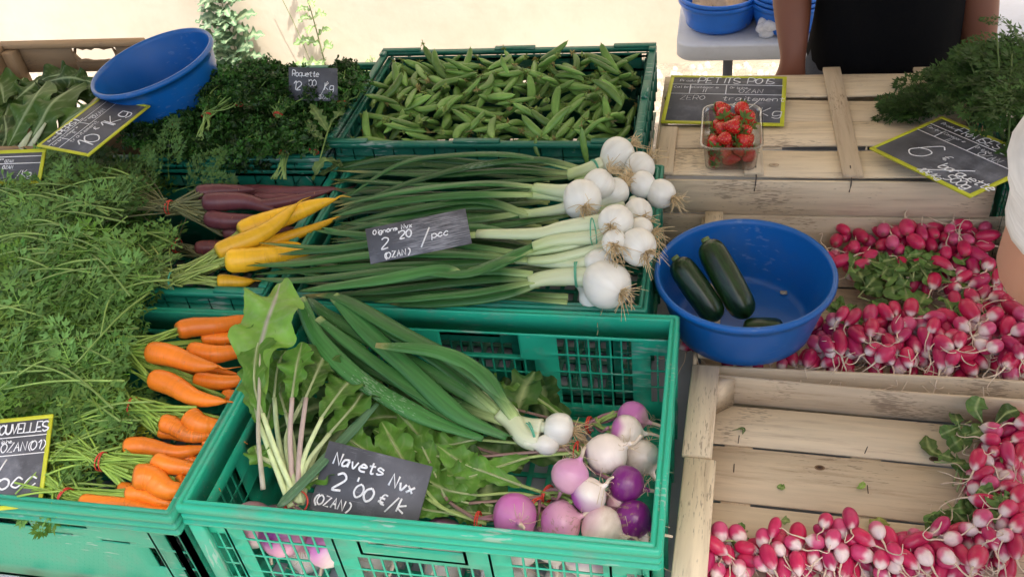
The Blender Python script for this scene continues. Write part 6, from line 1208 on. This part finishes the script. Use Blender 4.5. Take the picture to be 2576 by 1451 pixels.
def person(label, x, y, face, H, Lsh, Lel, Lwr, Rsh, Rel, Rwr, skinmat, shirtcol, trcol, hair, sleeve=.5, lean=A(0, 0, 0), hw=.18, lhand=None, rhand=None, sc=1.0, waist=(.165, .11)):
    """face: +1 looks towards -y (the viewer), -1 looks towards +y"""
    f = -face; z = lambda k: GZ+H*k; t = thing('person', label, 'person', (x, y, GZ)); L = lambda k: lean*max(0, k-.5)*2
    c = lambda k, dx=0, dy=0: tuple(A(x+dx, y+f*dy, z(k))+L(k))
    nodes = [(c(.53), (.13, .10)), (c(.60), (.12, .09)), (c(.70), (.14, .10)), (c(.79), (.15, .10)), (c(.845), (.06, .06)), (c(.875), (.055, .055)), (c(.91, 0, .01), (.070, .085)), (c(.95, 0, .008), (.076, .09)), (c(.985, 0, -.005), (.055, .065))]
    ed = [(i, i+1) for i in range(8)]
    def limb(start, pts): 
        i = start
        for p_, r_ in pts: nodes.append((tuple(p_), r_)); ed.append((i, len(nodes)-1)); i = len(nodes)-1
        return i
    def hand(i, wr, el, dirv, curl=.35):
        d = nrm(dirv); u = nrm(np.cross(d, A(.1, 1, .1))); v = np.cross(u, d)
        pm = limb(i, [(wr+d*.045, (.034, .018)), (wr+d*.085, (.038, .016))])
        for k, (o_, ln) in enumerate(((-.030, .065), (-.010, .075), (.010, .072), (.030, .058))):
            b = wr+d*.092+u*o_; limb(pm, [(b, .0095), (b+d*ln*.5+v*ln*.12, .0088), (b+d*ln*.85+v*ln*curl, .0075)])
        limb(pm-1, [(wr+d*.05-u*.036, .012), (wr+d*.08-u*.052+v*.01, .010), (wr+d*.103-u*.055+v*.02, .0085)])
    for sh, el, wr, hd in ((Lsh, Lel, Lwr, lhand), (Rsh, Rel, Rwr, rhand)):
        sh, el, wr = map(np.array, (sh, el, wr)); i = limb(3, [(sh, .055*sc), ((sh+el)/2, .048*sc), (el, .042*sc), (el*.6+wr*.4, .043*sc), (el*.15+wr*.85, .031*sc), (wr, (.030*sc, .026*sc))]); hand(i, wr, el, hd if hd is not None else wr-el)
    for s_ in (-1, 1): i = limb(0, [(c(.48, s_*.09), (.085, .085)), (c(.28, s_*.10), .055), (c(.16, s_*.10, -.01), .048), (c(.045, s_*.10), .035), (c(.02, s_*.10, .09), (.04, .022)), (c(.015, s_*.10, .16), (.035, .015))])
    skin('body', nodes, ed, t, skinmat)
    mb = MB(); hx, hy = waist; loft(mb, [(c(.505), hx*1.0, hy*1.12), (c(.515), hx*1.03, hy*1.14), (c(.56), hx*.99, hy*1.08), (c(.62), hx*.95, hy*1.03), (c(.68), hx*1.0, hy*1.1), (c(.74), hx*1.1, hy*1.18), (c(.79), hx*1.12, hy*1.1), (c(.825), hx*.95, hy*.85), (c(.848), hx*.5, hy*.65)], shirtcol, 36)
    for sh, el in ((Lsh, Lel), (Rsh, Rel)):
        sh, el = np.array(sh), np.array(el); n_ = np.array(c(.80)); p_ = cr([n_*.45+sh*.55, sh, sh+(el-sh)*sleeve*.5, sh+(el-sh)*sleeve], 12); mb.tube(p_, np.linspace(.088, .070, 12)*(sc if sc < 1.1 else .80), 22, col=shirtcol)
    mb.build('shirt', M_cloth, t)
    mb = MB(); loft(mb, [(c(.42), hx*1.02, hy*1.0), (c(.47), hx*1.08, hy*1.15), (c(.53), hx*1.0, hy*1.08), (c(.545), hx*.96, hy*1.02)], trcol)
    for s_ in (-1, 1): mb.tube([c(.47, s_*.09), c(.40, s_*.095), c(.28, s_*.10), c(.16, s_*.10, -.01), c(.05, s_*.10)], [.105, .098, .075, .066, .062], 18, up=(0, 1, 0), col=trcol)
    mb.build('trousers', M_cloth, t)
    hc = np.array(c(.945, 0, -.004)); nu, nv = 40, 16; V = np.zeros((nu+1, nv, 3))
    for i_ in range(nu+1):
        an = 2*np.pi*i_/nu; fr = max(0., f*math.sin(an)); lo = R_(-28+70*fr**.6)
        for j_ in range(nv):
            el_ = lo+(np.pi/2-lo)*j_/(nv-1); k_ = 1+.02*math.sin(an*17)*math.cos(el_)+.015*math.sin(an*7+el_*5); V[i_, j_] = hc+A(math.cos(an)*math.cos(el_)*.089, math.sin(an)*math.cos(el_)*.106, math.sin(el_)*.118)*k_
    mb = MB(); mb.grid(V, hair)
    mb.build('hair', M_root, t)
    mb = MB()
    for s_ in (-1, 1):
        e = np.array(c(.925, s_*.031, .094)); a = np.linspace(0, np.pi, 7); mb.tube(np.stack([e[0]+0*a, e[1]+0*a, e[2]-.011*np.cos(a)], -1), .011*np.sin(a)+.0003, 10, up=(1, 0, 0), col=(.7, .68, .65)); mb.tube([e+A(0, f*.0095, 0), e+A(0, f*.0118, 0)], .005, 10, col=(.05, .03, .02))
    mb.build('eyes', M_skin, t)
    mb = MB(); n_ = np.array(c(.905, 0, .105)); mb.tube(cr([n_+A(0, -f*.015, .035), n_+A(0, f*.005, .01), n_+A(0, f*.012, -.008), n_+A(0, -f*.008, -.018)], 8), [.006, .008, .010, .012, .014, .013, .010, .005], 9, col=(.45, .24, .16)); mo = np.array(c(.882, 0, .092)); mb.tube([mo+A(-.024, -f*.006, 0), mo+A(0, f*.003, 0), mo+A(.024, -f*.006, 0)], [.003, .0055, .003], 8, col=(.42, .16, .13)); mb.build('face', M_skin, t)
    return t
M_skin_a = mat('tanned_skin', .5, base=(.21, .078, .045), vary=.08, sss=.1, bump=.1, bscale=20); M_skin_b = mat('fair_skin', .5, base=(.52, .27, .19), vary=.06, sss=.15)
YV = 1.36
Lw = PY(1996, 150, 1.265); Le = PY(1992, -40, 1.36); Rw = PY(2455, 250, 1.34); Re = PY(2463, -30, 1.38)
tc = PY(2219, 100, YV)
Le2 = Le+(Le-Lw)*.35
person('seller in a black t-shirt standing behind the upturned crate, one hand lowered', tc[0], YV, 1, 1.74, (tc[0]-.19, YV, GZ+1.40), tuple(Le2), tuple(Lw), (tc[0]+.20, YV+.02, GZ+1.40), tuple(Re+A(-.01, .02, .06)), tuple(Rw), M_skin_a, (.006, .006, .007), (.09, .10, .12), (.03, .02, .015), hw=.2, lhand=A(.08, -.12, -.9), rhand=A(0, -.1, -1), waist=(.150, .115), sc=1.05)
SH = P(2795, 395, 1.26); EL = P(2612, 680, 1.035); WR = P(2790, 700, .80)
person('shopper leaning in at the right edge, bare arm below a white sleeve', 1.20, -.26, -1, 1.62, (1.40, -.12, 1.27), (1.46, -.16, 1.00), (1.46, -.02, .78), tuple(SH), tuple(EL), tuple(WR), M_skin_b, (.72, .73, .77), (.05, .06, .10), (.2, .13, .07), sleeve=.46, lean=A(-.02, .20, 0), lhand=A(0, .1, -1), sc=1.12, waist=(.155, .11))
